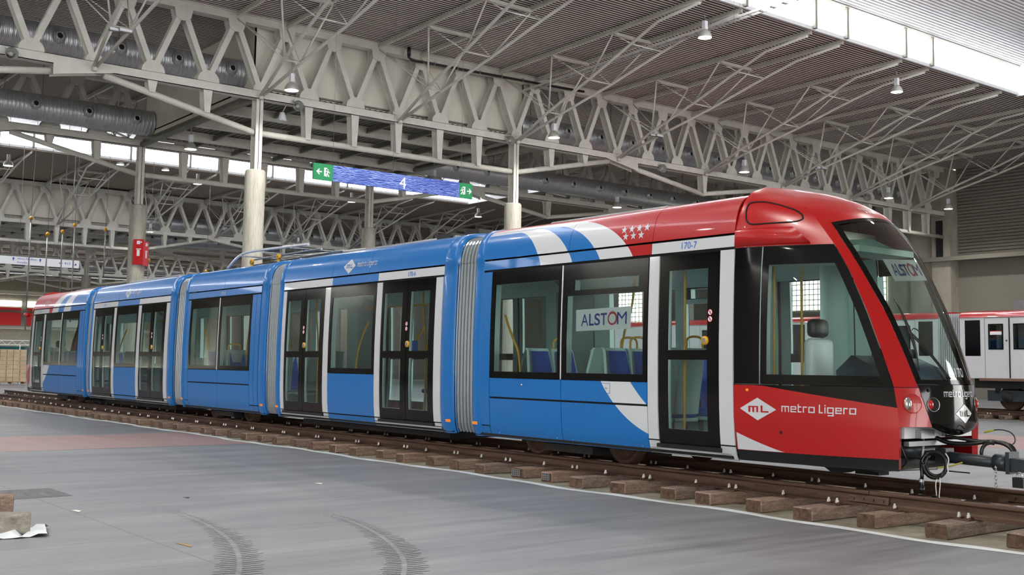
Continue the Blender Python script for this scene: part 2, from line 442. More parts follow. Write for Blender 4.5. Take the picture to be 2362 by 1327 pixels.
# painted bands, patch and tyre marks on the slab
MB().add([(-23.65, -45, 0.002), (-19.7, -45, 0.002), (-19.95, 9.4, 0.002), (-23.7, 9.4, 0.002)], [(0, 1, 2, 3)]).build('painted_band', 'red_floor_paint', floor)
MB().add([(-34, 23.0, 0.002), (12, 22.0, 0.002), (12, 26.4, 0.002), (-34, 27.6, 0.002)], [(0, 1, 2, 3)]).build('painted_band', 'red_floor_paint', floor)
MB().add([(-14.2, 2.4, 0.002), (-13.12, 2.4, 0.002), (-13.2, 4.02, 0.002), (-14.1, 4.02, 0.002)], [(0, 1, 2, 3)]).build('dark_patch', 'dark_floor_patch', floor)
def tyre_marks(path, wid, n, slant):
    mb = MB(); P = [Vector(p) for p in path]
    L = [0]
    for a, b in zip(P, P[1:]): L.append(L[-1] + (b - a).length)
    def at(t):
        s_ = t * L[-1]
        for i in range(len(P) - 1):
            if s_ <= L[i + 1] or i == len(P) - 2:
                k = (s_ - L[i]) / (L[i + 1] - L[i]); return P[i].lerp(P[i + 1], k), (P[i + 1] - P[i]).normalized()
    for i in range(n):
        t = i / (n - 1); p, d = at(t); nrm = Vector((-d.y, d.x)); w = wid * (0.35 + 0.65 * min(1, t * 1.8))
        th = 0.012 + 0.024 * t
        for sg in (-1, 1):
            a = p + nrm * sg * 0.02; b = p + nrm * sg * w * random.uniform(0.75, 1.1) - d * slant * sg
            e = d * th
            mb.add([(a.x, a.y, .0025), (b.x, b.y, .0025), (b.x + e.x * .4, b.y + e.y * .4, .0025), (a.x + e.x, a.y + e.y, .0025)], [(0, 1, 2, 3)])
    o = mb.build('tyre_mark', 'tyre_rubber_mark', floor); o['kind'] = 'stuff'
def smooth_path(p, k=3):
    p = [Vector(q) for q in p]
    for _ in range(k):
        q = [p[0]]
        for a, b in zip(p, p[1:]): q += [a.lerp(b, .25), a.lerp(b, .75)]
        p = q + [p[-1]]
    return p
tyre_marks(smooth_path([(-10.7, 5.62), (-10.1, 5.72), (-9.2, 5.55), (-8.2, 5.2), (-7.4, 4.8), (-6.6, 4.2)]), 0.18, 58, 0.05)
tyre_marks(smooth_path([(-11.4, 4.47), (-10.4, 4.42), (-9.4, 4.22), (-8.5, 3.92), (-7.6, 3.5), (-6.9, 3.0)]), 0.18, 58, 0.05)

# --- roofs: folded sheet over the near bay and the first service strip, plain deck further off
def folded(name, x0, z0, x1, z1, y0, y1, mat, pitch=0.18, dep=0.075, label=None):
    n = int(round(abs(x1 - x0) / pitch)); A, B = [], []
    for i in range(n):
        for t, d in ((0.0, 0), (0.52, 0), (0.58, 1), (0.94, 1)):
            k = (i + t) / n; A.append((x0 + (x1 - x0) * k, y0, z0 + (z1 - z0) * k + d * dep)); B.append((A[-1][0], y1, A[-1][2]))
    A.append((x1, y0, z1)); B.append((x1, y1, z1))
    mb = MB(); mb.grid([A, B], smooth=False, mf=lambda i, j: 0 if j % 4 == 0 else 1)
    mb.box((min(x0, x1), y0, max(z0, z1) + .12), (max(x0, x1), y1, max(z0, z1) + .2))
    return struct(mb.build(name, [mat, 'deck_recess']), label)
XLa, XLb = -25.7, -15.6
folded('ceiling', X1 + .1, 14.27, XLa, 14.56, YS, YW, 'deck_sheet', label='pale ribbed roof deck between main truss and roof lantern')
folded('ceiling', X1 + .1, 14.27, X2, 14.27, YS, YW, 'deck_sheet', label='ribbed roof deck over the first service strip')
def slab(name, lo, hi, mat, label=None): return struct(bx(name, lo, hi, mat), label)
slab('ceiling', (XLb, YS, 14.5), (8.5, YW, 14.7), 'deck_sheet', 'roof deck over the bay behind the camera')
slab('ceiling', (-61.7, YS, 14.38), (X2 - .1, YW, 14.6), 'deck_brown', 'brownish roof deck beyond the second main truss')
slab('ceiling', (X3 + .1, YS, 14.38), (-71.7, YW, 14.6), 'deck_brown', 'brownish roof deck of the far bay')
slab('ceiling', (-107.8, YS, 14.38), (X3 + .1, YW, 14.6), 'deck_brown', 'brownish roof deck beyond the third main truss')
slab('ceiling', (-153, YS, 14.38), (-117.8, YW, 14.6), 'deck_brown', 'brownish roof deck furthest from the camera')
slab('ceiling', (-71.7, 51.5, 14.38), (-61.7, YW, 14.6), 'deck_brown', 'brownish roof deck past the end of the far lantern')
slab('ceiling', (XLa, 49.75, 14.56), (XLb, YW, 14.7), 'deck_sheet', 'pale roof deck past the end of the near lantern')

# --- roof lanterns: curb gutter, mullions, glazing, raised white ribbed roof
def lantern(xa, xb, y0, y1, who, full):
    g = struct(MB().box((xa - .03, y0, 14.46), (xa + .09, y1, 14.60)).build('trim_1', 'lantern_sheet'), who + ' lantern curb'); 
    for xx, side in ((xa, 1), (xb, -1)):
        w = struct(MB().box((xx - .02, y0, 14.6), (xx + .02, y1, 15.72)).build('window_1', 'glazing_light'), who + ' roof lantern glazing, white with daylight')
        for k in range(int((y1 - y0) / 6) + 2):
            for d in (-1, 1):
                yy = 17.4 + 6 * (k - 12) + d
                if y0 < yy < y1: MB().bar((xx + side * .14, yy, 14.5), (xx + side * .14, yy, 15.75), .13, .2, (1, 0, 0)).build('mullion', 'steel_dark', w)
        MB().bar((xx + side * .1, y0, 15.76), (xx + side * .1, y1, 15.76), .16, .12).build('head_rail', 'steel_paint', w)
    mb = MB(); n = int((xb - xa) / .2); A, B = [], []
    for i in range(n):
        for t, d in ((0, 0), (.4, 0), (.5, 1), (.9, 1)):
            A.append((xa + (xb - xa) * (i + t) / n, y0, 15.84 + .05 * d)); B.append((A[-1][0], y1, A[-1][2]))
    A.append((xb, y0, 15.84)); B.append((xb, y1, 15.84)); mb.grid([A, B], smooth=False); mb.box((xa, y0, 15.95), (xb, y1, 16.05))
    struct(mb.build('ceiling', 'lantern_sheet'), who + ' lantern roof of white ribbed sheet')
    for yy in (y0, y1):
        e = MB()
        for k in range(6): e.box((xa, yy - .05 + (.015 if k % 2 else 0), 14.4 + k * .25), (xb, yy + .05, 14.4 + k * .25 + .235))
        struct(e.build('wall_end', 'lantern_sheet'), who + ' lantern end wall of white sheet')
lantern(XLa, XLb, YS + 2, 49.75, 'near', True)
lantern(-71.7, -61.7, YS + 2, 51.5, 'far', False)
lantern(-117.8, -107.8, YS + 2, 51.5, 'added unseen furthest', False)  # unseen lantern, added so its glazing lights the furthest bay

# --- walls
we = MB(); we.box((X1 + .3, YW, 0), (20, YW + .3, 8.5)).box((X1 + .3, YW + .1, 8.5), (20, YW + .3, 14.7))
wall_end = struct(we.build('wall_end', 'wall_grey'), 'beige end wall behind the red and white train')
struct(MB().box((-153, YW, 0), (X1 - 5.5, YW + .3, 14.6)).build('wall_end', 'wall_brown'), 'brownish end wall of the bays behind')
k = 0
while 8.6 + k * .2 < 14.6:
    if True:
        mb = MB(); z = 8.6 + k * .2
        mb.prism([(X1 + .3, YW + .12, z), (X1 + .3, YW - .03, z + .022), (X1 + .3, YW - .02, z + .175), (X1 + .3, YW + .12, z + .19)], (57, 0, 0)).build('slat', 'wall_grey', wall_end)
    k += 1
tr = MB(); tr.box((X1 - 1.7, YW - 1.3, 8.48), (20, YW, 8.62)).box((X1 - 1.7, YW - 1.36, 8.42), (20, YW - 1.28, 8.68))
struct(tr.build('trim_1', 'wall_grey'), 'pale ledge running along the end wall')
struct(MB().box((X1 - .9, YW - .9, 0), (X1 + .35, YW + .3, 14.2)).box((X1 - 2.6, YW - .55, 0), (X1 - .9, YW + .3, 14.2)).build('column', 'wall_concrete'), 'bare concrete pier where the main truss meets the end wall')
struct(MB().box((X1 - .55, YW - .98, 8.7), (X1 - .12, YW - .9, 11.0)).build('trim_2', 'black_plastic'), 'dark upright slot panel on the concrete pier')
struct(MB().box((X1 - 5.5, YW, 0), (X1 - 2.6, YW + .3, 14.5)).build('wall_end', 'wall_concrete'), 'grey concrete wall left of the pier')
struct(MB().tube([(X1 + .2, YW - .1, 11.0), (X1 + .2, YW - .1, .0)], .06).build('trim_3', 'wall_concrete'), 'downpipe in the corner of the end wall')
struct(MB().box((-152.6, YS, 0), (-152.2, YW, 14.6)).build('wall_far', 'steel_dark'), 'dark far wall of the exhibition hall')
# unseen yard wall, closed along the hall to keep the tram's reflections dark
wy = MB()
for a, b in ((-153, 8.5), (18, 22)): wy.box((a, YS - .3, 0), (b, YS, 9.0))
wy.box((-153, YS - .3, 9.0), (22, YS, 14.6))
struct(wy.build('wall_yard', 'cream_panel'), 'unseen wall behind the camera, closed along the hall to keep reflections dark')
wc = MB()  # unseen wall, its openings placed to let sky light in and shape reflections
for a, b in ((-44, -42), (-24, -23), (-7, 9.6), (10.7, 11.0), (13.6, 26), (47, YW)): wc.box((8.5, a, 0), (8.8, b, 9))
wc.box((8.5, YS, 9), (8.8, YW, 14.6)).box((8.5, 9.6, 4.2), (8.8, 14, 9))
struct(wc.build('wall_near', 'cream_panel'), 'unseen wall beyond the camera, with openings added to let light in')
# gridded windows low in the end wall, seen through the tram
for i, (xa, xb, za, zb) in enumerate(((-67.7, -64.9, 3.6, 7.9), (-51.7, -46.6, 5.75, 7.95), (-43.6, -42.3, 6.2, 7.9))):
    w = struct(MB().box((xa, YW - .06, za), (xb, YW - .02, zb)).build('window_%d' % (i + 2), 'window_light'), 'bright small-paned window in the end wall')
    n = int((xb - xa) / .35); m = int((zb - za) / .35); g = MB()
    for a in range(n + 1): g.box((xa + (xb - xa) * a / n - .03, YW - .1, za), (xa + (xb - xa) * a / n + .03, YW - .05, zb))
    for a in range(m + 1): g.box((xa, YW - .1, za + (zb - za) * a / m - .03), (xb, YW - .05, za + (zb - za) * a / m + .03))
    g.build('glazing_bar', 'steel_paint', w)

# --- main trusses
def diag_proto(sgn):
    mb = MB(); a, b = (0, 0, ZB + .34), (0, sgn * 1.0, ZT + .02)
    for dx in (.17, -.17): mb.bar((dx, a[1], a[2]), (dx, b[1], b[2]), .025, .2, (0, 1, 0))
    mb.bar((0, a[1], a[2]), (0, b[1], b[2]), .32, .018, (0, 1, 0))
    return mb
def gusset(sgn, r, neck):
    mb = MB(); n = 12
    if sgn > 0: pts = [(r * math.cos(math.pi * i / n), r * math.sin(math.pi * i / n)) for i in range(n + 1)]
    else: pts = [(r, 0)] + [(r * .86 * math.cos(-math.pi * i / n), -neck + .6 * r * math.sin(-math.pi * i / n) - .05) for i in range(n + 1)] + [(-r, 0)]
    for dx in (.185, -.205): mb.prism([(dx, y, z) for y, z in pts], (.02, 0, 0))
    mb.add([(-.19, -.01, -.02 * sgn), (.19, -.01, -.02 * sgn), (.19, -.01, .1 * sgn), (-.19, -.01, .1 * sgn), (-.19, .01, -.02 * sgn), (.19, .01, -.02 * sgn), (.19, .01, .1 * sgn), (-.19, .01, .1 * sgn)], [(0, 1, 2, 3), (4, 5, 6, 7), (0, 1, 5, 4), (2, 3, 7, 6)])
    return mb
def main_truss(x, y0, y1, label, first=[None]):
    root = thing('main_truss', (x, 17.4, ZB), label, 'truss', 'main trusses')
    # chords
    MB().box((x - .2, y0, ZB), (x + .2, y1, ZB + .025)).box((x - .2, y0, ZB + .3), (x + .2, y1, ZB + .32)).box((x + .175, y0, ZB), (x + .2, y1, ZB + .32)).box((x - .2, y0, ZB), (x - .175, y1, ZB + .32)).build('bottom_chord', 'steel_paint', root)
    MB().box((x - .2, y0, ZT), (x + .2, y1, ZT + .3)).box((x - .3, y0, ZT + .26), (x + .3, y1, ZT + .3)).build('top_chord', 'steel_paint', root)
    def piece(name, mb, y, cache, dz=0):
        if cache not in CACHE:
            o = mb().build(name, 'steel_paint'); CACHE[cache] = o.data; bpy.data.objects.remove(o)
        o = bpy.data.objects.new(name, CACHE[cache]); COL.objects.link(o); o.parent = root; o.location = (0, y - 17.4, -ZB + dz)
    k0 = int(math.ceil((y0 - 17.4) / 2)); k1 = int((y1 - 17.4) / 2)
    for k in range(k0, k1 + 1):
        y = 17.4 + 2 * k
        piece('diagonal', lambda: diag_proto(1), y, 'd1') if y + 1 < y1 + .2 else None; piece('diagonal', lambda: diag_proto(-1), y, 'd2')
        if k % 3 == 0: piece('gusset_plate', lambda: gusset(1, .30, 0), y, 'g3', ZB + .31)
        else: piece('gusset_plate', lambda: gusset(1, .41, 0), y, 'g1', ZB + .31)
        piece('gusset_plate', lambda: gusset(-1, .34, .18), y + 1, 'g2', ZT) if y + 1 < y1 + .2 else None
    # bracing tube and tapered posts under the bottom chord: 12 m and 24 m bays in turn
    def post(y, zb):
        if y < y0 or y > y1: return
        mb = MB()
        for dx in (.19, -.19): mb.bar((x + dx, y, ZB), (x + dx, y, zb), .025, .32, (0, 1, 0))
        mb = MB()
        for dx in (.175, -.19): mb.prism([(x + dx, y - .17, ZB), (x + dx, y + .17, ZB), (x + dx, y + .1, zb), (x + dx, y - .1, zb)], (.02, 0, 0))
        mb.box((x - .17, y - .01, zb), (x + .17, y + .01, ZB)); mb.build('tapered_post', 'steel_paint', root)
    zt = 9.95
    tubes = []
    for base in (-18.6, 17.4, 53.4):
        a, b = base, base + 12
        tubes.append([(a + .12, zt), (b - .12, zt)])
        for k in range(1, 6): post(a + 2 * k, zt)
        tubes.append([(b + .12, zt), (b + 5.6, ZB - .06)]); tubes.append([(a - 5.6, ZB - .06), (a - .12, zt)])
        post(b + 2, zt + .43); post(b + 4, zt + .84); post(a - 2, zt + .43); post(a - 4, zt + .84)
        m = b + 12
        tubes.append([(b + 7.3, 10.98), (m, 10.28)]); tubes.append([(m, 10.28), (m + 4.7, 10.98)])
        post(m, 10.3)
        for s_, c in ((1, b), (-1, a)):
            pts = [(c + s_ * 5.2, ZB + .04), (c + s_ * 7.3, ZB + .04), (c + s_ * 7.3, ZB - .36), (c + s_ * 7.05, ZB - .30)]
            if y0 < pts[0][0] < y1 and y0 < pts[1][0] < y1:
                mb = MB()
                for dx in (.205, -.225): mb.prism([(x + dx, q[0], q[1]) for q in pts], (.02, 0, 0))
                mb.build('haunch_plate', 'steel_paint', root)
    for p, q in tubes:
        if max(p[0], q[0]) < y0 or min(p[0], q[0]) > y1: continue
        (ya, za), (yb, zb_) = p, q
        if ya < y0: za += (zb_ - za) * (y0 - ya) / (yb - ya); ya = y0
        if yb > y1: zb_ = za + (zb_ - za) * (y1 - ya) / (yb - ya); yb = y1
        MB().tube([(x, ya, za), (x, yb, zb_)], .115, 10).build('bracing_tube', 'steel_paint', root)
    # columns under it
    for y in (-18.6, -6.6, 17.4, 29.4, 53.4):
        if y < y0 - 26 or y > y1: continue
        c = struct(MB().lathe([(.37, 0), (.37, 8.5), (.33, 8.56), (0, 8.56)], (x, y, 0), 28).build('concrete_column', 'column_concrete'))
        p = MB()
        for dx in (.17, -.2): p.box((x + dx, y - .135, 8.5), (x + dx + .03, y + .135, ZB))
        p.box((x - .2, y - .012, 8.5), (x + .2, y + .012, ZB)); p.build('steel_post', 'steel_paint', c)
    return root
CACHE = {}
main_truss(X1, 1.4, 63.2, 'large pale grey main truss nearest the camera, above the tram')
main_truss(X2, 5.4, 63.2, 'second main truss, across the service strip behind the nearest one')
main_truss(X3, 11.4, 63.4, 'third main truss, at the far side of the bay behind')
main_truss(X4, 15.4, 63.4, 'fourth main truss, seen through the third one far away')
main_truss(-129.8, 23.4, 63.4, 'fifth main truss, above the tail of the tram')
main_truss(-141.9, 25.4, 63.4, 'sixth main truss, the most distant, above the tail of the tram')

# --- slender triangular roof trusses springing from the main truss nodes
def roof_truss(name_, x, d, yn, label, group, mat='steel_paint'):
    root = thing('roof_truss', (x, yn, 11.3), label, 'truss', group); P = lambda a, b, c: (x + d * a, yn + b, c)
    T = [(.25, .0, 11.27), (2.7, .3, 12.07), (5.5, .57, 12.85), (8.1, .8, 13.66), (9.7, .97, 14.17)]
    B = [(.2, 14.08), (3.7, 14.13), (7.3, 14.25)]
    dr = MB().lathe([(0, 0), (.09, 0), (.09, .2), (0, .2)], P(.3, 0, 11.15), 8).build('node_bracket', mat, root)
    for s in (-1, 1):
        b = MB(); p, q = P(.1, s, 14.14), P(11.9, s, 14.42)
        b.bar(p, q, .1, .012); b.bar((p[0], p[1], p[2] - .08), (q[0], q[1], q[2] - .08), .1, .02); b.bar((p[0], p[1], p[2] + .07), (q[0], q[1], q[2] + .07), .1, .02); b.bar(p, q, .014, .16)
        b.build('top_beam', mat, root)
        t = MB().tube([P(a, s * b_ + s * .03, c) for a, b_, c in T[:4]] + [P(9.7, s, 14.12), P(11.7, s, 14.3)], .06, 8).build('lower_tube', mat, root)
        for a, b_ in ((P(3.7, s, 14.1), P(*[T[1][0], s * T[1][1], T[1][2]])), (P(7.3, s, 14.2), P(T[2][0], s * T[2][1], T[2][2]))):
            MB().tube([a, b_], .036, 6).build('strut', mat, root)
        for a, b_ in ((P(.15, s, 14.05), P(T[1][0], s * T[1][1], T[1][2])), (P(3.7, s, 14.1), P(T[2][0], s * T[2][1], T[2][2])), (P(7.3, s, 14.2), P(T[3][0], s * T[3][1], T[3][2]))):
            MB().tube([a, b_], .024, 5).build('tie_rod', mat, root)
        MB().tube([P(.15, -s, 14.0), P(T[1][0], s * T[1][1], T[1][2])], .016, 5).build('tie_rod', mat, root) if s > 0 else None
    for a, b_, c in T[1:4]: MB().tube([P(a, -b_, c), P(a, b_, c)], .028, 6).build('cross_strut', mat, root)
    for a, c in B[1:]: MB().bar(P(a, -1, c - .02), P(a, 1, c - .02), .1, .12).build('purlin', mat, root)
    return root
r0 = roof_truss('near', X1, 1, 59.4, 'slim triangular roof truss of the near bay, first from the end wall', 'roof trusses of the near bay')
for i in range(1, 11):
    dup(r0, (X1, 59.4 - 6 * i, 11.3), 'slim triangular roof truss of the near bay, %s from the end wall' % nth(i))
r1 = roof_truss('mid', X2, -1, 53.4, 'roof truss beyond the second main truss, first towards the end wall', 'roof trusses beyond the second main truss')
for i in range(1, 8): dup(r1, (X2, 53.4 - 6 * i, 11.3), 'roof truss beyond the second main truss, %s from the end wall' % nth(i))
r2 = roof_truss('far', X3, 1, 59.4, 'roof truss of the far bay, first from the end wall', 'roof trusses of the far bay')
for i in range(1, 8): dup(r2, (X3, 59.4 - 6 * i, 11.3), 'roof truss of the far bay, %s from the end wall' % nth(i))

# --- plant rooms on a deck across the service strips
def plant(xa, xb, y0, y1, who):
    struct(MB().box((xa - .45, y0, 11.5), (xa - .4, y1, 14.25)).box((xb + .4, y0, 11.5), (xb + .45, y1, 14.25)).box((xb + .4, y0, 11.5), (xa - .4, y0 + .05, 14.25)).box((xb + .4, y1 - .05, 11.5), (xa - .4, y1, 14.25)).build('partition_wall', 'cream_panel'), who + ' plant room box of cream panels behind the truss')
    n = int((y1 - y0) / .25); A, B = [], []
    for i in range(n):
        for t, d in ((0, 0), (.5, 0), (.6, 1), (.9, 1)):
            A.append((xb + .3, y0 + (y1 - y0) * (i + t) / n, 11.62 + .05 * d)); B.append((xa - .3, A[-1][1], A[-1][2]))
    mb = MB(); mb.grid([A, B], smooth=False); mb.box((xb + .3, y0, 11.72), (xa - .3, y1, 11.78))
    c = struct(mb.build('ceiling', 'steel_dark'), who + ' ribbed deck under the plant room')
    for j in range(1, 4):
        xx = xa + (xb - xa) * j / 4
        MB().bar((xx, y0, 11.4), (xx, y1, 11.4), .016, .4).bar((xx, y0, 11.2), (xx, y1, 11.2), .2, .02).bar((xx, y0, 11.58), (xx, y1, 11.58), .2, .02).build('deck_beam', 'steel_paint', c)
    for j in range(0, 7):
        yy = y0 + (y1 - y0) * j / 6
        MB().bar((xa - .2, yy, 11.44), (xb + .2, yy, 11.44), .012, .22).bar((xa - .2, yy, 11.33), (xb + .2, yy, 11.33), .12, .014).build('deck_joist', 'steel_dark', c)
    MB().tube([(xa - .2, y0, 11.3), (xb + .2, y0, 11.3)], .14, 8).build('deck_joist', 'steel_dark', c)
    MB().tube([(xa - .2, y1, 11.3), (xb + .2, y1, 11.3)], .14, 8).build('deck_joist', 'steel_dark', c)
plant(X1, X2, 17.4, 30.2, 'near'); plant(X3, X4, 16.2, 28.9, 'far')

# --- spiral air ducts with jet nozzles
def duct(x, z, r, y0, y1, face, ys, label):
    root = thing('air_duct', (x, y0, z), label, 'duct', 'spiral air ducts')
    pr = []; n = int((y1 - y0) / .16)
    for i in range(n): pr += [(r, i * (y1 - y0) / n), (r, (i + .8) * (y1 - y0) / n), (r + .008, (i + .9) * (y1 - y0) / n)]
    pr = [(0, 0)] + pr + [(r, y1 - y0), (0, y1 - y0)]
    if y1 - y0 > 8 and n > 120: pr = [(0, 0)] + [(r + (.006 if i % 2 else 0), i * (y1 - y0) / 240) for i in range(241)] + [(0, y1 - y0)]
    MB().lathe(pr, (x, y0, z), 22, 'y').build('duct_casing', 'galvanised_spiral', root)
    for k in range(int((y1 - y0) / 5) + 1):
        yy = y0 + 1.2 + k * 5
        if yy < y1: MB().tube([(x, yy, z + r - .02), (x, yy, 14.3)], .02, 5).build('hanger_rod', 'steel_dark', root)
    for yy in ys:
        if not y0 < yy < y1: continue
        nz = MB().lathe([(.25, -.05), (.255, .0), (.2, .05), (.17, .12), (.12, .16), (.105, .16), (.1, .06)], (x + face * (r - .02), yy, z + .03), 14, 'x' if face > 0 else 'x')
        if face < 0: nz.v = [(2 * (x - (r - .02)) - a, b, c) for a, b, c in nz.v]
        nz.build('jet_nozzle', 'galvanised_spiral', root)
        b = MB().lathe([(0, 0), (.102, 0)], (x + face * (r + .09), yy, z + .03), 14, 'x'); b.build('nozzle_throat', 'gap_black', root)
ya = [10.53 - 2.06 * k for k in range(3)][::-1] + [12.6, 14.66, 16.72]
yb = [31.15 + 2.06 * k for k in range(16)]
duct(-39.0, 12.4, .53, 1.5, 17.42, 1, ya, 'big galvanised spiral duct above the tram, ending at the cream panels')
duct(-39.0, 12.4, .53, 30.25, 61.5, 1, yb, 'galvanised spiral duct behind the nearest truss, between panels and end wall')
duct(-48.4, 12.05, .56, 6.5, 17.35, 1, [10.2, 12.3, 14.45, 16.5], 'dark spiral duct beside the second main truss, ending at the plant room')
duct(-48.4, 12.05, .56, 30.25, 61.5, 1, [31.5 + 2.06 * k for k in range(14)], 'spiral duct in the service strip beside the second main truss')
duct(-85.1, 12.3, .55, 29.0, 62, 1, [30 + 2.06 * k for k in range(15)], 'distant spiral duct behind the third main truss')
duct(-94.4, 12.1, .55, 29.2, 62, 1, [30 + 2.06 * k for k in range(15)], 'distant spiral duct in front of the fourth main truss')
duct(-131.0, 12.3, .55, 22, 62, 1, [23 + 2.06 * k for k in range(18)], 'far spiral duct behind the fifth main truss')
duct(-140.6, 12.2, .55, 24, 62, 1, [25 + 2.06 * k for k in range(17)], 'farthest spiral duct above the tail of the tram')

# --- hanging lamps, flood lights, loudspeakers
def high_bay(x, y, z, label, group, top):
    root = thing('high_bay_lamp', (x, y, z), label, 'lamp', group)
    MB().lathe([(.245, 0), (.25, .02), (.235, .1), (.19, .2), (.1, .29), (.075, .31)], (x, y, z), 20).build('reflector_bell', 'lamp_shell', root)
    MB().lathe([(0, .015), (.232, .015)], (x, y, z), 20).build('lamp_glass', 'lamp_glow', root)
    MB().box((x - .075, y - .075, z + .3), (x + .075, y + .075, z + .6)).build('ballast_box', 'white_paint', root)
    MB().tube([(x, y, z + .6), (x, y, top)], .012, 5).build('hanger', 'grey_metal', root)
    la = bpy.data.lights.new('lamp_light', 'AREA'); la.shape = 'DISK'; la.size = .44; la.energy = LAMP_W; la.color = (1, .97, .92); la.spread = R(150)
    lo = bpy.data.objects.new('lamp_light', la); COL.objects.link(lo); lo.parent = root; lo.location = (0, 0, -.01)
    return root
ll = 'high-bay lamp hanging under the near roof trusses, %s from the cab end column'
h0 = high_bay(-34.9, 17.4, 11.03, 'lit high-bay lamp above the tram, hung nearest the camera from a roof truss', 'lit high-bay lamps', 12.05)
for y, lb in ((29.4, 'lit high-bay lamp hung in front of the spiral duct beside the cream panels'), (41.4, 'lit high-bay lamp hung above the red cab, before the near duct'), (53.4, 'lit high-bay lamp hung just behind the dome of the red cab'), (59.4, 'lit high-bay lamp hung before the slatted end wall')):
    dup(h0, (-34.9, y, 11.03), lb)
h1 = high_bay(-26.3, 29.1, 13.27, 'lit high-bay lamp close under the near roof deck beside the cable ladder', 'lit high-bay lamps', 14.4)
dup(h1, (-26.3, 40.95, 13.27), 'lit high-bay lamp close under the roof deck below the lantern gutter')
for i, (x, y) in enumerate(((-34.9, 5.4), (-34.9, -6.6), (-34.9, -18.6), (-26.3, 17.1), (-26.3, 5.1), (-26.3, -6.9), (-26.3, -18.9), (-14.8, 29.1), (-14.8, 17.1), (-14.8, 5.1), (-14.8, -6.9), (-14.8, -18.9), (-6.3, 41.4), (-6.3, 29.4), (-6.3, 17.4), (-6.3, 5.4), (-6.3, -6.6), (-6.3, -18.6))):
    dup(h0 if i < 3 else h1, (x, y, 11.03 if x < -30 or x > -10 else 13.27), 'lit high-bay lamp over the floor nearer than the picture shows, %s of those rows' % nth(i))
h2 = high_bay(-43.6, 17.3, 10.2, 'grey high-bay lamp in the dark service strip left of the first column', 'lit high-bay lamps', 11.5)
dup(h2, (-43.6, 29.3, 10.2), 'lit high-bay lamp in the service strip behind the blue sign')
dup(h2, (-43.6, 41.25, 10.2), 'lit high-bay lamp in the service strip behind the red roof edge')
h3 = high_bay(-61.0, 14.5, 11.5, 'lit high-bay lamp of the bay behind, at the far left', 'lit high-bay lamps', 14.4)
for y, lb in ((24.7, 'lit high-bay lamp of the bay behind, left of the first column'), (34.8, 'lit high-bay lamp of the bay behind, under the blue sign'), (44.7, 'lit high-bay lamp of the bay behind, beside the second column')): dup(h3, (-61.0, y, 11.7), lb)
h4 = high_bay(-72.0, 20.4, 14.6, 'unlit-looking lamp against the bright lantern, the left of three', 'lit high-bay lamps', 15.8)
dup(h4, (-72.0, 23.9, 14.2), 'lamp against the bright lantern beside the rear column'); dup(h4, (-72.0, 26.9, 14.2), 'lamp against the bright lantern between the two columns')
h5 = high_bay(-81.0, 29.3, 11.05, 'lit high-bay lamp beside the red extinguisher signs', 'lit high-bay lamps', 12.05)
dup(h5, (-81.0, 41.4, 11.05), 'lit high-bay lamp far off, right of the first column')
dup(h5, (-81.0, 17.4, 11.05), 'lit high-bay lamp far off above the hanging white sign')

def flood(y, label):
    root = thing('flood_light', (-34.9, y, 12.0), label, 'lamp', 'flood lights under the roof trusses')
    for i in (-1, 1):
        b = MB().box((-35.0 + i * .05, y + i * .14 - .2, 11.93), (-34.85 + i * .05, y + i * .14 + .2, 12.03)); b.build('lamp_body', 'grey_metal', root)
        MB().box((-34.845 + i * .05, y + i * .14 - .19, 11.94), (-34.835 + i * .05, y + i * .14 + .19, 12.02)).build('lamp_glass', 'white_paint', root)
    return root
flood(11.4, 'twin flood light on a roof truss before the big duct'); flood(35.4, 'twin flood light before the nozzles of the near duct'); flood(47.4, 'twin flood light high above the red cab')
def speaker(x, y, z, label, pale=False):
    root = thing('loudspeaker', (x, y, z), label, 'loudspeaker', 'horn loudspeakers on the nearest main truss')
    m = 'lamp_shell' if not pale else 'white_paint'
    MB().lathe([(.2, .1), (.21, .08), (.17, -.02), (.09, -.14), (.08, -.24), (0, -.24)], (x, y, z), 18, 'x').build('horn', m, root)
    MB().lathe([(.0, .06), (.07, .04), (.075, -.05)], (x, y, z), 12, 'x').build('driver_plug', m, root)
    MB().box((x - .16, y - .15, z + .17), (x - .02, y + .1, z + .23)).build('mounting_bracket', m, root)
for y, z, lb in ((18.85, 11.12, 'grey horn loudspeaker on the truss right of the first column'), (28.9, 11.2, 'grey horn loudspeaker on the truss left of the second column'), (8.76, 11.22, 'grey horn loudspeaker on the truss at the upper left'), (38.2, 11.12, 'grey horn loudspeaker on the truss before the near duct'), (54.9, 11.5, 'small loudspeaker on the truss behind the red dome')):
    speaker(X1 + .35, y, z, lb)
root = thing('loudspeaker', (X1 - .3, 18.5, 10.8), 'white horn loudspeaker facing down, under the truss by the first column', 'loudspeaker')
MB().lathe([(.19, -.18), (.17, -.14), (.13, .02), (.09, .16), (0, .18)], (X1 - .3, 18.55, 10.78), 14).build('horn', 'white_paint', root)
MB().tube([(X1 - .3, 18.55, 10.95), (X1 - .1, 18.6, 11.2)], .02, 5).build('mounting_bracket', 'white_paint', root)

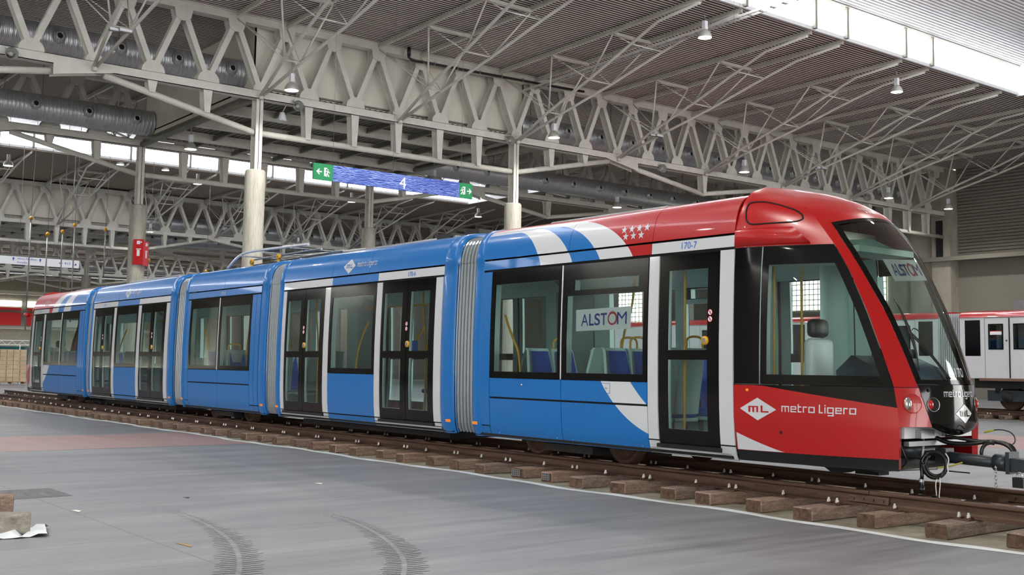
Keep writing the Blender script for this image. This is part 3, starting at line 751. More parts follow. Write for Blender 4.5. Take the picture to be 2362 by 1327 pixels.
# --- cable ladder from the truss up to the lantern, black drain pipe, thin wires
cl = thing('cable_ladder', (X1, 30.2, 13.7), 'galvanised cable ladder climbing from the truss to the lantern', 'cable ladder')
p, q = Vector((-37.9, 30.25, 13.72)), Vector((-22.6, 29.7, 13.95))
for s in (-.13, .13): MB().bar(p + Vector((0, s, 0)), q + Vector((0, s, 0)), .03, .09).build('side_rail', 'zinc_bolt', cl)
for i in range(30):
    c = p.lerp(q, (i + .5) / 30); MB().box((c.x - .03, c.y - .13, c.z - .02), (c.x + .03, c.y + .13, c.z + .02)).build('rung', 'chrome', cl)
for i in (4, 10, 16, 22):
    c = p.lerp(q, i / 27)
    for s in (-.16, .16): MB().tube([(c.x, c.y + s, c.z - .15), (c.x, c.y + s, 14.45 if c.x < XLa else 15.8)], .008, 4).build('hanger_rod', 'grey_metal', cl)
dp = thing('drain_pipe', (X1 + .5, 23.6, 13.9), 'black drain pipe clipped along the top chord above the cream panels', 'pipe')
MB().tube([(X1 + .5, 23.6, 14.2), (X1 + .5, 23.6, 13.84), (X1 + .5, 23.75, 13.75), (X1 + .5, 31.6, 13.95), (X1 + .5, 33.0, 14.0)], .055, 10).build('pipe_run', 'black_plastic', dp)
MB().tube([(X1 + .5, 23.6, 14.25), (X1 + .5, 23.6, 13.9)], .075, 10).build('pipe_socket', 'black_plastic', dp)
for i in range(6): MB().box((X1 + .43, 24.8 + i * 1.15, 13.72 + i * .03), (X1 + .57, 24.84 + i * 1.15, 13.86 + i * .03)).build('pipe_clip', 'chrome', dp)

# --- hanging sign with exit panels
sg = thing('hanging_sign', (-30.5, 19.0, 7.2), 'long blue water-patterned hanging sign with number 4 between green exit panels', 'sign')
ys0, ys1 = 16.02, 22.05; zs0, zs1 = 7.2, 7.71; xs = -30.5
MB().box((xs - .04, ys0 + .68, zs0), (xs + .04, ys1 - .55, zs1)).build('picture_panel', 'water_print', sg)
for a, b, flip in ((ys0, ys0 + .68, 1), (ys1 - .55, ys1, -1)):
    pn = MB().box((xs - .04, a, zs0), (xs + .04, b, zs1)).build('exit_panel', 'sign_green', sg)
    mb = MB(); c = (a + b) / 2; X = xs + .043; zc = (zs0 + zs1) / 2
    P = lambda u, w: (X, c + flip * u * .9, zc + w * 1.0)
    def sh(pts): mb.add([P(*p) for p in pts], [tuple(range(len(pts)))])
    sh([(-.28, 0), (-.17, .1), (-.14, .07), (-.19, .02), (-.06, .02), (-.06, -.02), (-.19, -.02), (-.14, -.07), (-.17, -.1)])      # arrow
    sh([(.02, .14), (.14, .14), (.14, .1), (.09, .1), (.09, -.1), (.14, -.1), (.14, -.14), (.02, -.12)])                             # doorway
    sh([(.15, .1), (.19, .1), (.19, .06), (.15, .06)]); sh([(.11, .05), (.2, .04), (.25, -.01), (.23, -.03), (.18, .01), (.17, -.05), (.24, -.12), (.2, -.14), (.14, -.07), (.1, -.12), (.07, -.1), (.13, -.03), (.13, .02), (.09, .02)])
    mb.build('exit_symbol', 'sign_white', pn)
v, f = text_geo('4', .56); w = text_w('4', .56)
MB().add([(xs + .044, 19.25 + a - w / 2, 7.25 + b) for a, b in v], f).build('sign_number', 'sign_white', sg)
for yy in (16.7, 18.9, 21.6): MB().tube([(xs, yy, zs1), (xs, yy, 14.4)], .006, 4).build('suspension_wire', 'grey_metal', sg)

# white direction board further back, red extinguisher boards on a column
ws = thing('direction_sign', (-70, 18.5, 7.3), 'long white direction board with blue lettering hanging at the far left', 'sign')
MB().box((-70.05, 13.4, 7.14), (-69.97, 21.0, 7.61)).build('sign_board', 'sign_white', ws)
mb = MB()
for txt, y, z, s, wd in (('Altres Pavellons', 17.42, 7.44, .16, 1.1), ('Sortides', 17.42, 7.22, .16, .56), ('415', 20.12, 7.32, .2, .36)):
    v, f = text_geo(txt, s); q = wd / text_w(txt, s); mb.add([(-69.96, y + a * q, z + b) for a, b in v], f)
for y, z, r in ((17.2, 7.47, 0), (19.92, 7.38, 1), (18.72, 7.47, 0)):
    A = [(0, .1), (.08, 0), (.03, 0), (.03, -.1), (-.03, -.1), (-.03, 0), (-.08, 0)]
    if r: A = [(b, -a) for a, b in A]
    mb.add([(-69.96, y + a, z + b) for a, b in A], [tuple(range(7))])
for y0_, z0_, y1_, z1_ in ((20.6, 7.3, 20.68, 7.36), (20.7, 7.3, 20.84, 7.34), (20.76, 7.34, 20.84, 7.4)): mb.add([(-69.96, y0_, z0_), (-69.96, y1_, z0_), (-69.96, y1_, z1_), (-69.96, y0_, z1_)], [(0, 1, 2, 3)])
mb.build('sign_lettering', 'sign_blue_ink', ws)
for yy in (14.5, 17.5, 20.5): MB().tube([(-70, yy, 7.6), (-70, yy, 14.3)], .008, 4).build('suspension_wire', 'grey_metal', ws)
es = thing('extinguisher_sign', (-49.2, 17.5, 6.3), 'folded red extinguisher and hose signs on the rear concrete column', 'sign')
for (ya_, yb_, xa_, xb_, m, za, zb) in ((17.12, 17.46, -49.34, -49.0, 'fire_red', 5.82, 6.95), (17.46, 17.80, -49.0, -49.3, 'fire_red_light', 5.77, 6.87)):
    pl = MB().bar((xa_, ya_, (za + zb) / 2), (xb_, yb_, (za + zb) / 2), .02, zb - za).build('sign_plate', m, es)
    d = Vector((xb_ - xa_, yb_ - ya_, 0)); n = Vector((d.y, -d.x, 0)).normalized() * .014
    mb = MB(); O = Vector((xa_, ya_, 0)) + n
    Q = lambda u, w: tuple(O + d * u + Vector((0, 0, w)))
    for lo, hi in (((.35, zb - .22), (.68, zb - .07)), ((.72, zb - .16), (.85, zb - .1)), ((.38, zb - .75), (.66, zb - .48)), ((.3, zb - .46), (.78, zb - .42))):
        mb.add([Q(lo[0], lo[1]), Q(hi[0], lo[1]), Q(hi[0], hi[1]), Q(lo[0], hi[1])], [(0, 1, 2, 3)])
    mb.build('sign_symbol', 'sign_white', pl)

# chain hoists hanging in the bay behind
for i, (y, zt_, zb_, lb) in enumerate(((15.5, 8.75, 3.0, 'chain hoist on a wire, leftmost, over the cartons'), (16.35, 8.0, 3.0, 'chain hoist on a wire, second from the left'), (17.1, 8.2, 5.0, 'chain hoist on a wire, third from the left'), (17.7, 8.6, 3.5, 'chain hoist on a wire, fourth from the left'), (19.3, 8.5, 6.0, 'chain hoist on a wire left of the rear column'), (21.7, 7.0, 4.6, 'chain hoist on a wire right of the red signs'), (25.0, 6.6, 5.0, 'chain hoist on a wire between the two columns'), (29.6, 6.6, 4.4, 'chain hoist on a wire above the folded pantograph'))):
    root = thing('chain_hoist', (-60, y, zt_), lb, 'hoist', 'chain hoists')
    MB().tube([(-60, y, zt_), (-60, y + .1, 14.4)], .012, 4).build('wire', 'grey_metal', root)
    MB().lathe([(0, -.1), (.09, -.06), (.1, .04), (.04, .12), (0, .12)], (-60, y, zt_), 10).build('hook_block', 'pole_yellow', root)
    MB().tube([(-60, y, zt_ - .1), (-60, y, zb_)], .035, 6).build('chain', 'grey_metal', root)

# far end: red panels, teal boards, cartons on pallets, lattice truss
FX = -152.0; fs = FX / -130.8
fz = lambda z: 1.545 + (z - 1.545) * fs
for i, (a, b) in enumerate(((28.0, 33.25), (33.9, 36.3))):
    a *= fs; b *= fs
    t = thing('wall_panel', (FX, (a + b) / 2, 6), ('red panel on the far wall, left of the post' if i == 0 else 'red panel on the far wall, right of the post'), 'panel')
    MB().box((FX - .1, a, fz(5.25)), (FX + .1, b, fz(6.65))).build('red_board', 'fire_red', t); MB().box((FX - .1, a, fz(6.9)), (FX + .1, b, fz(7.2))).build('red_rail', 'fire_red', t); MB().box((FX - .1, a, fz(7.35)), (FX + .1, b, fz(7.95))).build('glazed_strip', 'window_light', t)
t = thing('wall_panel', (FX, 43.7, 6), 'pale panel on the far wall beside the tram end', 'panel'); MB().box((FX - .1, 42.3, fz(5.2)), (FX + .1, 46.5, fz(7.1))).build('pale_board', 'white_paint', t)
struct(MB().box((FX + 1, 32, fz(8.6)), (FX + 1.4, 62, fz(9.0))).box((FX + .8, 30, fz(4.85)), (FX + 1.3, 62, fz(5.1))).build('trim_4', 'steel_paint'), 'pale rails along the far wall')
for k in range(3):
    t = thing('teal_board', (-100, 22.5 + 2.3 * k, 0), 'teal hoarding board far behind the cartons, %s from the left' % nth(k), 'board', 'teal hoarding boards')
    MB().box((-100.1, 21.4 + 2.3 * k, 0), (-100, 23.6 + 2.3 * k, 2.6)).build('board_face', 'teal_board', t); MB().box((-100.3, 21.4 + 2.3 * k, 0), (-99.9, 21.48 + 2.3 * k, 2.65)).build('board_foot', 'grey_metal', t)
lt = thing('lattice_truss', (-66, 15.5, 2.4), 'white lattice stage truss lying level above the cartons', 'truss')
for dz in (0, .26):
    for dx in (-.13, .13): MB().tube([(-72.6 + dx, 12, 2.36 + dz), (-72.6 + dx, 19.6, 2.42 + dz)], .025, 6).build('truss_tube', 'sign_white', lt)
mb = MB()
for i in range(26):
    y = 12.0 + i * .3; mb.tube([(-72.47, y, 2.37 if i % 2 else 2.64), (-72.47, y + .3, 2.64 if i % 2 else 2.37)], .012, 4)
mb.build('truss_lacing', 'sign_white', lt)
for y in (13, 18.5): MB().tube([(-72.6, y, 0), (-72.6, y, 2.4)], .03, 6).build('truss_leg', 'sign_white', lt)
def cartons(y0, y1, x0, lv, z0, lab):
    n = 0
    for li, (za, zb) in enumerate(lv):
        k = 2
        for c in range(k):
            a, b = y0 + (y1 - y0) * c / k, y0 + (y1 - y0) * (c + 1) / k
            t = thing('carton', (x0, (a + b) / 2, za), 'plain brown carton, %s layer from the pallet, %s column of the %s' % (nth(li), nth(c), lab), 'carton', 'cartons on pallets')
            j = random.uniform(-.02, .02)
            MB().box((x0 - .8 + j, a + .01, za), (x0 + j, b - .01, zb - .012)).build('box_body', 'cardboard', t)
            MB().box((x0 + j + .0005, (a + b) / 2 - .03, za + .02), (x0 + j + .003, (a + b) / 2 + .03, zb - .03)).build('tape', 'pallet_wood', t)
def pallet(x0, y0, y1, z, lab):
    t = thing('pallet', (x0, (y0 + y1) / 2, z), lab, 'pallet', 'wooden pallets')
    for i in range(3): MB().box((x0 - .8 + i * .33, y0, z + .1), (x0 - .66 + i * .33, y1, z + .13)).build('deck_board', 'pallet_wood', t)
    for i in range(3):
        yy = y0 + (y1 - y0 - .12) * i / 2; MB().box((x0 - .8, yy, z), (x0, yy + .12, z + .1)).build('pallet_block', 'pallet_wood', t)
pallet(-71.0, 15.4, 16.95, .06, 'pallet under the left stack of cartons'); pallet(-71.0, 17.0, 18.55, .06, 'pallet under the right stack of cartons beside the tram tail')
cartons(17.0, 18.55, -71.0, ((.2, .45), (.45, .7), (.7, .95), (.95, 1.2)), 0, 'right stack'); cartons(17.02, 18.5, -71.0, ((1.2, 1.44), (1.44, 1.67), (1.67, 1.9), (1.9, 2.12)), 0, 'upper right stack')
cartons(15.4, 16.95, -71.0, ((.2, .45), (.45, .7), (.7, .95), (.95, 1.2)), 0, 'left stack'); cartons(15.4, 16.93, -71.0, ((1.2, 1.44), (1.44, 1.67), (1.67, 1.9), (1.9, 2.1)), 0, 'upper left stack')
# two loose sleepers lying on plastic in the near corner
ps = MB(); rows = []
O_, dl, dn = Vector((-10.38, 2.81, 0)), Vector((-.25, -.968, 0)), Vector((-.968, .25, 0))
for i in range(22):
    u = -.14 + i * .07; row = []
    for j, v_ in enumerate((-.10, -.06, -.02, .1, .3, .42, .5)):
        w_ = (.035 + .03 * math.sin(i * 1.7) + .02 * math.sin(i * 3.1 + j)) if j in (1, 2) else (.006 if j else .003 + .012 * max(0, math.sin(i * 2.3)))
        if i in (0, 1): w_ = .03 + .03 * math.sin(j * 1.9)
        p = O_ + dl * (u + .02 * math.sin(j * 2.1)) + dn * (v_ + .025 * math.sin(i * 1.1)); row.append((p.x, p.y, .003 + (max(w_, 0) if i < 2 or j < 3 else 0)))
    rows.append(row)
ps.grid(rows); tag(ps.build('plastic_sheet', 'plastic_sheet'), 'crumpled white plastic sheet under the loose timbers at the lower left', 'sheet')
# ---------------------------------------------------------------- the tram
TY = 11.0
tram = thing('tram', (-22.0, TY, 0.303), 'blue, white and red five-section tram standing on the timber sleepers', 'tram')
INS = [(.52, .085), (.58, .055), (.68, .03), (.85, .015), (1.1, .004), (1.4, 0), (1.9, 0), (2.4, .012), (2.92, .032), (3.10, .042)]
RF = [(3.115, .036), (3.25, .056), (3.36, .088), (3.43, .122), (3.49, .168), (3.53, .215), (3.57, .295), (3.60, .42), (3.625, .7), (3.635, 1.2)]
def interp(x, T):
    if x <= T[0][0]: return T[0][1]
    for (a, b), (c, d) in zip(T, T[1:]):
        if x <= c: return b + (d - b) * (x - a) / (c - a)
    return T[-1][1]
def sp(x, z, off=0.0, s=1): return (x, TY - s * (1.2 - interp(z, INS) + off), z)
def rp(x, z, off=0.0, s=1): return (x, TY - s * (1.2 - interp(z, RF) + off), z)
def zs(z0, z1): return [z0] + [z for z, _ in INS if z0 + .01 < z < z1 - .01] + [z1]
def rect(mb, x0, x1, z0, z1, mi=0, off=0.0, s=1, edge=0.0):
    Z = zs(z0, z1); mb.grid([[sp(x0, z, off, s), sp(x1, z, off, s)] for z in Z], mi)
    if edge:
        for x in (x0, x1): mb.grid([[sp(x, z, off, s), sp(x, z, off - edge, s)] for z in Z], mi, False)
        for z in (z0, z1): mb.grid([[sp(x0, z, off, s), sp(x1, z, off, s)], [sp(x0, z, off - edge, s), sp(x1, z, off - edge, s)]], mi, False)
def ring4(mb, X, Z, x, z, mi=0, off=0.0, s=1, edge=0.02):
    (X0, X1_), (Z0, Z1), (x0, x1), (z0, z1) = X, Z, x, z
    rect(mb, X0, x0, Z0, Z1, mi, off, s); rect(mb, x1, X1_, Z0, Z1, mi, off, s)
    rect(mb, x0, x1, Z0, z0, mi, off, s); rect(mb, x0, x1, z1, Z1, mi, off, s)
    for xx in (X0, X1_): mb.grid([[sp(xx, q, off, s), sp(xx, q, off - edge, s)] for q in zs(Z0, Z1)], mi, False)
def reveal(mb, x0, x1, z0, z1, s, d=.1, mi=0):
    for xx in (x0, x1): mb.grid([[sp(xx, q, -.006, s), sp(xx, q, -d, s)] for q in zs(z0, z1)], mi, False)
    for zz in (z0, z1): mb.grid([[sp(x0, zz, -.006, s), sp(x1, zz, -.006, s)], [sp(x0, zz, -d, s), sp(x1, zz, -d, s)]], mi, False)
G = .006
def panel(name, x0, x1, z0, z1, mat, s=1, off=0.0, parent=tram):
    mb = MB(); rect(mb, x0 + G, x1 - G, z0 + G, z1 - G, 0, off, s, .02); return mb.build(name, mat, parent)
ZW0, ZW1, ZC0, ZC1 = 1.38, 2.92, 1.47, 2.73
class Car:
    def __init__(c, x0, x1):
        c.x0, c.x1 = x0, x1; c.line = MB(); c.skin = MB()
    def solid(c, a, b, z0, z1, s):
        rect(c.skin, a, b, z0, z1, 0, -.022, s); rect(c.line, a, b, max(z0, .66), min(z1, 3.0), 0, -.1, s)
    def window(c, a, b, s, hopper=False, ml=.1, mr=.08):
        for z0, z1 in ((.52, ZC0), (ZC1, 3.1)): c.solid(a, b, z0, z1, s)
        x0, x1 = a + ml, b - mr; zc1 = 2.50 if hopper else ZC1
        for u, v in ((a, x0), (x1, b)): c.solid(u, v, ZC0, ZC1, s)
        if hopper: c.solid(x0, x1, zc1, 2.56, s)
        mb = MB(); ring4(mb, (a + G, b - G), (ZW0, ZW1), (x0, x1), (ZC0, zc1), 0, .004, s)
        if hopper:
            mb = MB(); ring4(mb, (a + G, b - G), (ZW0, 2.53), (x0, x1), (ZC0, 2.50), 0, .004, s); ring4(mb, (a + G, b - G), (2.53, ZW1), (a + .24, b - .17), (2.57, 2.71), 0, .004, s)
            for u, v in ((x0, a + .24), (b - .17, x1)): rect(mb, u, v, 2.56, ZC1, 0, -.01, s)
        w = mb.build('window', 'tram_black', tram)
        g = MB(); rect(g, x0 - .005, x1 + .005, ZC0 - .005, zc1 + .005, 0, -.004, s); g.build('pane', 'tram_glass', w)
        if hopper: g = MB(); rect(g, a + .235, b - .165, 2.565, 2.715, 0, -.004, s); g.build('hopper_pane', 'tram_glass', w)
        reveal(c.line, x0, x1, ZC0, zc1, s)
        if hopper: reveal(c.line, a + .24, b - .17, 2.57, 2.71, s)
        return w
    def door(c, a, b, s, leaves=2, button=True):
        c.solid(a, b, ZC1 + .02, 3.1, s); c.solid(a, b, .52, .68, s)
        step = (b - a) / leaves
        for k in range(leaves):
            u, v = a + k * step, a + (k + 1) * step
            ml, mr = ((.1, .16) if k == 0 else (.1, .16)) if leaves == 2 else (.17, .18)
            x0, x1 = u + ml, v - mr; mb = MB()
            ring4(mb, (u + G, v - G), (.655, 1.71), (x0, x1), (.83, 1.655), 0, -.004, s); ring4(mb, (u + G, v - G), (1.71, 2.92), (x0, x1), (1.77, ZC1), 0, -.004, s)
            d = mb.build('door_leaf', 'tram_black', tram)
            for z0, z1 in ((.83, 1.655), (1.77, ZC1)):
                g = MB(); rect(g, x0 - .005, x1 + .005, z0 - .005, z1 + .005, 0, -.012, s); g.build('door_pane', 'tram_glass', d)
                reveal(c.line, x0, x1, z0, z1, s, .05)
            rect(c.line, u + .02, x0 - .0, .66, 2.9, 1, -.06, s); rect(c.line, x1, v - .02, .66, 2.9, 1, -.06, s)
            if (k == leaves - 1) and s > 0 and button:
                bxx, bz = (u + .06 if leaves == 2 else v - .20), 1.88
                p = Vector(sp(bxx, bz, .0, s))
                MB().lathe([(.052, .0), (.052, -.02), (.03, -.028)], p, 18, 'y').lathe([(.0, -.026), (.03, -.026)], p, 14, 'y', 1).build('open_button', ['pole_yellow', 'grey_metal'], d)
                for zz in (2.21, 2.13):
                    q = Vector(sp(u + .005 if leaves == 2 else v - .13, zz, .003, s)); st = MB()
                    st.lathe([(0, 0), (.03, 0)], q, 18, 'y', 0); st.lathe([(.03, -.0005), (.036, -.0005)], q, 18, 'y', 1); st.bar(q + Vector((-.02, -.002, .02)), q + Vector((.02, -.002, -.02)), .008, .001, (0, 1, 0), 1)
                    st.bar(q + Vector((0, -.001, .018)), q + Vector((0, -.001, -.018)), .012, .001, (0, 1, 0), 2); st.build('warning_sticker', ['sign_white', 'fire_red', 'sign_blue_ink'], d)
        stp = MB(); y = sp(0, .63, 0, s)[1]
        stp.box((a - .02, min(y, y - s * .035), .60), (b + .02, max(y, y - s * .035), .648)); stp.build('door_step', 'skirt_black', tram)
    def finish(c, ceil=True):
        c.skin.box((c.x0 + .05, TY - 1.14, .535), (c.x1 - .05, TY + 1.14, .60)); c.skin.build('car_body', 'gap_black', tram); 
        c.line.box((c.x0, TY - 1.08, 2.98), (c.x1, TY + 1.08, 3.02)); c.line.box((c.x0, TY - 1.1, .60), (c.x1, TY + 1.1, .655), 2)
        for s in (-1, 1): c.line.prism([(c.x0, TY - s * 1.08, 2.74), (c.x0, TY - s * 1.08, 2.98), (c.x0, TY - s * .72, 2.98)], (c.x1 - c.x0, 0, 0))
        c.line.build('interior_lining', ['interior_teal', 'interior_grey', 'tram_floor'], tram)

CONT = [(-s * (1.2 - i), z, s) for s in (1,) for z, i in INS] + [(-(1.2 - i), z, 1) for z, i in RF] + [((1.2 - i), z, -1) for z, i in RF[-2::-1]] + [((1.2 - i), z, -1) for z, i in INS[::-1]]
def cont(x, off):
    out = []; n = len(CONT)
    for i, (y, z, _) in enumerate(CONT):
        a, b = CONT[max(i - 1, 0)], CONT[min(i + 1, n - 1)]
        d = Vector((0, b[0] - a[0], b[1] - a[1])).normalized(); nrm = Vector((0, -d.z, d.y))
        out.append((x, TY + y + nrm.y * off, z + nrm.z * off))
    return out
def roof_panel(x0, x1, mat, name='roof_panel'):
    prof = [(s_, z) for s_, z in [(1, z) for z, _ in RF] + [(-1, z) for z, _ in RF[-2::-1]]]
    mb = MB(); mb.grid([[rp(x, z, 0, s_) for s_, z in prof] for x in (x0 + .004, x1 - .004)])
    for x in (x0 + .004, x1 - .004): mb.grid([[rp(x, z, 0, s_) for s_, z in prof], [rp(x, z, -.02, s_) for s_, z in prof]], smooth=False)
    mb.grid([[rp(x, RF[0][0], 0, 1), rp(x, RF[0][0], -.03, 1)] for x in (x0, x1)]); return mb.build(name, mat, tram)
def roof(x0, x1, splits, mat):
    X = [x0] + splits + [x1]
    u = MB(); prof = [(1, z) for z, _ in RF] + [(-1, z) for z, _ in RF[-2::-1]]
    u.grid([[rp(x, z, -.022, s_) for s_, z in prof] for x in (x0, x1)]); u.build('roof_shell', 'gap_black', tram)
    return [roof_panel(a, b, mat) for a, b in zip(X, X[1:])]
def end_ring(xa, xb, out_end):
    w = xb - xa; st = [(0, -.012), (.12, .004), (.35, .012), (.7, .012), (.9, 0), (1, -.05)]
    if out_end < 0: st = [(1 - a, b) for a, b in st[::-1]]
    mb = MB(); mb.grid([cont(xa + w * a, b) for a, b in st]); r = mb.build('end_ring', 'tram_blue', tram)
    x = xa + w * (.6 if out_end > 0 else .4)
    for s in (1, -1):
        y = sp(x, .705, .0, s)[1]; MB().box((x - .06, y - .018, .685), (x + .06, y + .018, .728)).build('marker_lamp', 'orange_lens', r)
    return r
def bellows(xa, xb):
    mb = MB(); n = 6; rows = []
    for i in range(n):
        for t, o in ((0, -.12), (.22, -.07), (.5, -.055), (.78, -.07)): rows.append(cont(xa + (xb - xa) * (i + t) / n, o))
    rows.append(cont(xb, -.12)); mb.grid(rows, smooth=False)
    b = mb.build('gangway_bellows', 'bellow_silver', tram)
    MB().grid([[(x, TY - 1.05, .56), (x, TY + 1.05, .56)] for x in (xa - .3, xb + .3)]).build('gangway_floor', 'under_black', b)
    c = MB(); c.grid([cont(x, -.16) for x in (xa - .2, xb + .2)]); c.build('inner_gaiter', 'interior_grey', b)
    return b
def side_text(txt, x, z, size, mat, parent, xs=1.0, name='unit_number', center=False):
    v, f = text_geo(txt, size, xs); o = text_w(txt, size, xs) / 2 if center else 0
    return MB().add([sp(x + a - o, z + b, .004) for a, b in v], f).build(name, mat, parent)
def rsp(x, d, off=.004):
    """point on the near roof side, d metres up along the surface from the seam"""
    z = RF[0][0]; y = RF[0][1]; l = 0
    for (z0, i0), (z1, i1) in zip(RF, RF[1:]):
        seg = math.hypot(z1 - z0, i1 - i0)
        if d <= l + seg: k = (d - l) / seg; return rp(x, z0 + (z1 - z0) * k, off)
        l += seg
    return rp(x, 3.6, off)
def emblem(fn, x, z, w, h, mat, ink, parent):
    mb = MB(); N = 10; V = []
    pts = [(-w / 2, 0), (0, h / 2), (w / 2, 0), (0, -h / 2)]
    rows = []
    for i in range(N + 1):
        v = -h / 2 + h * i / N; hw = w / 2 * (1 - abs(v) / (h / 2)); rows.append([fn(x - hw, z + v), fn(x, z + v), fn(x + hw, z + v)])
    mb.grid(rows); e = mb.build('emblem', mat, parent)
    g = MB(); o = .003
    def stroke(a, b, c, d):
        q = [fn(x + u * w, z + v * h) for u, v in ((a, b), (c, b), (c, d), (a, d))]; g.add([(p[0], p[1] - o, p[2]) if fn is not mask_pt else p for p in q], [(0, 1, 2, 3)])
    for a, b, c, d in ((-.25, -.14, -.20, .12), (-.14, -.14, -.09, .12), (-.03, -.14, .02, .12), (-.25, .08, .02, .13), (.09, -.14, .14, .16), (.09, -.14, .3, -.08)): stroke(a, b, c, d)
    g.build('emblem_letters', ink, e); return e
def mask_pt(a, b): return (a, 0, b)
def star(fn, x, z, r, mb):
    pts = [fn(x + (r if i % 2 == 0 else r * .4) * math.sin(math.pi * i / 5), z + (r if i % 2 == 0 else r * .4) * math.cos(math.pi * i / 5)) for i in range(10)]
    c = fn(x, z); mb.add([c] + pts, [(0, 1 + i, 1 + (i + 1) % 10) for i in range(10)])

def skirts(a, b, s, mat, split, mat_up=None):
    if split: panel('skirt_panel', a, b, 1.10, ZW0, mat_up or mat, s); lo = panel('skirt_panel', a, b, .52, 1.085, mat, s)
    else: panel('skirt_panel', a, b, .665, ZW0, mat, s); lo = panel('skirt_panel', a, b, .52, .655, mat, s)
    return lo
def bolts(lo, xs_):
    for x in xs_: MB().lathe([(.018, .004), (.012, -.012), (0, -.014)], sp(x, .585, .0), 10, 'y').build('panel_bolt', 'tram_blue', lo)

# section seven (front), five (middle), one (rear): windows over split skirts
def bogie_section(x0, x1, ring0, ring1, wins, left, right, sk, roofmat, splits, cab=None, doorat=None, cant=None, hop=None):
    c = Car(x0, x1)
    for s in (1, -1):
        for i, (a, b) in enumerate(wins):
            c.window(a, b, s, hopper=(hop == i)); lo = skirts(a, b, s, sk, True)
            if s > 0: bolts(lo, (a + .2, b - .12))
        for a, b, m in left + right:
            c.solid(a, b, .52, 3.1, s); panel('side_panel', a, b, .685, 2.93, m, s); panel('side_panel', a, b, .52, .68, m, s)
        for a, b, m in cant: panel('cantrail', a, b, 2.95, 3.095, m, s)
        for a, b in wins[:-1]:
            MB().tube([sp(b, z, .006, s) for z in zs(ZW0, 2.92)], .011, 5).build('pillar_trim', 'tram_white', tram)
        if doorat:
            a, b = doorat; c.door(a, b, s, 1); panel('sill_panel', a - .16, b + .16, .52, .60, 'tram_white', s)
        for r in (ring0, ring1):
            if r: c.solid(r[0], r[1], .52, 3.1, s)
    roof(x0 + (.18 if ring0 else 0), x1 - (.18 if ring1 else 0), splits, roofmat)
    if ring0: end_ring(ring0[0], ring0[1], -1)
    if ring1: end_ring(ring1[0], ring1[1], 1)
    c.finish(); return c
W, B = 'tram_white', 'tram_blue'
bogie_section(-13.47, -8.43, (-13.47, -13.25), None, [(-13.03, -11.43), (-11.43, -9.80)], [(-13.25, -13.03, B)], [(-9.80, -9.62, W), (-8.65, -8.43, W)], 'swoosh_skirt_front', 'swoosh_roof_front', [-11.33, -9.75], doorat=(-9.62, -8.65), cant=[(-13.25, -9.77, 'swoosh_roof_front'), (-9.77, -8.41, W)], hop=1)
bogie_section(-24.75, -20.43, (-24.75, -24.55), (-20.75, -20.43), [(-24.35, -22.74), (-22.74, -21.15)], [(-24.55, -24.35, B)], [(-21.15, -20.95, B), (-20.95, -20.75, B)], B, B, [-22.6], cant=[(-24.55, -20.75, B)])
bogie_section(-37.17, -31.70, None, (-32.0, -31.70), [(-35.75, -34.08), (-34.08, -32.45)], [(-37.17, -36.98, W), (-35.95, -35.75, W)], [(-32.45, -32.2, B), (-32.2, -32.0, B)], 'swoosh_skirt_rear', 'swoosh_roof_rear', [-35.5, -33.9], doorat=(-36.98, -35.95), cant=[(-37.17, -35.5, W), (-35.5, -32.0, 'swoosh_roof_rear')])
# suspended sections two and six: two double doors around one window
def door_section(x0, x1, d, win):
    c = Car(x0, x1)
    for s in (1, -1):
        (a0, b0), (a1, b1) = d; wa, wb = win
        for a, b in d: c.door(a, b, s)
        c.window(wa, wb, s, ml=.1, mr=.08); skirts(wa, wb, s, B, False)
        for a, b in ((a0 - .14, a0), (b0, wa), (wb, a1), (b1, b1 + .2)):
            c.solid(a, b, .52, 3.1, s); panel('door_post', a, b, .665, 2.93, W, s)
        panel('sill_panel', a0 - .14, wa, .52, .60, W, s); panel('sill_panel', wb, b1 + .2, .52, .60, W, s)
        for a, b in ((a0 - .14, a0 - .02), (b0 + .02, wa), (wb, a1 - .02), (b1 + .02, b1 + .2)): panel('sill_panel', a, b, .60, .66, W, s)
        for a, b, m in ((a0 - .14, wa + .04, W), (wa + .04, wb + .02, B), (wb + .02, b1 + .22, W)): panel('cantrail', a, b, 2.95, 3.095, m, s)
        c.solid(x0, a0 - .14, .52, 3.1, s); c.solid(b1 + .2, x1, .52, 3.1, s)
        for i, x in enumerate((a0 - .07, b0 + .1, a1 - .1, b1 + .1)):
            if s > 0: MB().box((x - .03, sp(x, .57)[1] - .006, .585), (x + .03, sp(x, .57)[1] + .02, .60)).build('jacking_mark', 'gap_black', tram)
    roof(x0 + .15, x1 - .15, [x0 + 2.1, x0 + 3.4], B)
    end_ring(x0, a0 - .14, -1); end_ring(b1 + .2, x1, 1)
    c.finish()
door_section(-19.96, -13.93, [(-19.62, -18.08), (-16.10, -14.50)], (-17.88, -16.28))
door_section(-31.40, -25.28, [(-31.10, -29.53), (-27.52, -25.85)], (-29.33, -27.72))
for a, b in ((-31.72, -31.38), (-25.30, -24.73), (-20.46, -19.94), (-13.96, -13.45)): bellows(a, b)

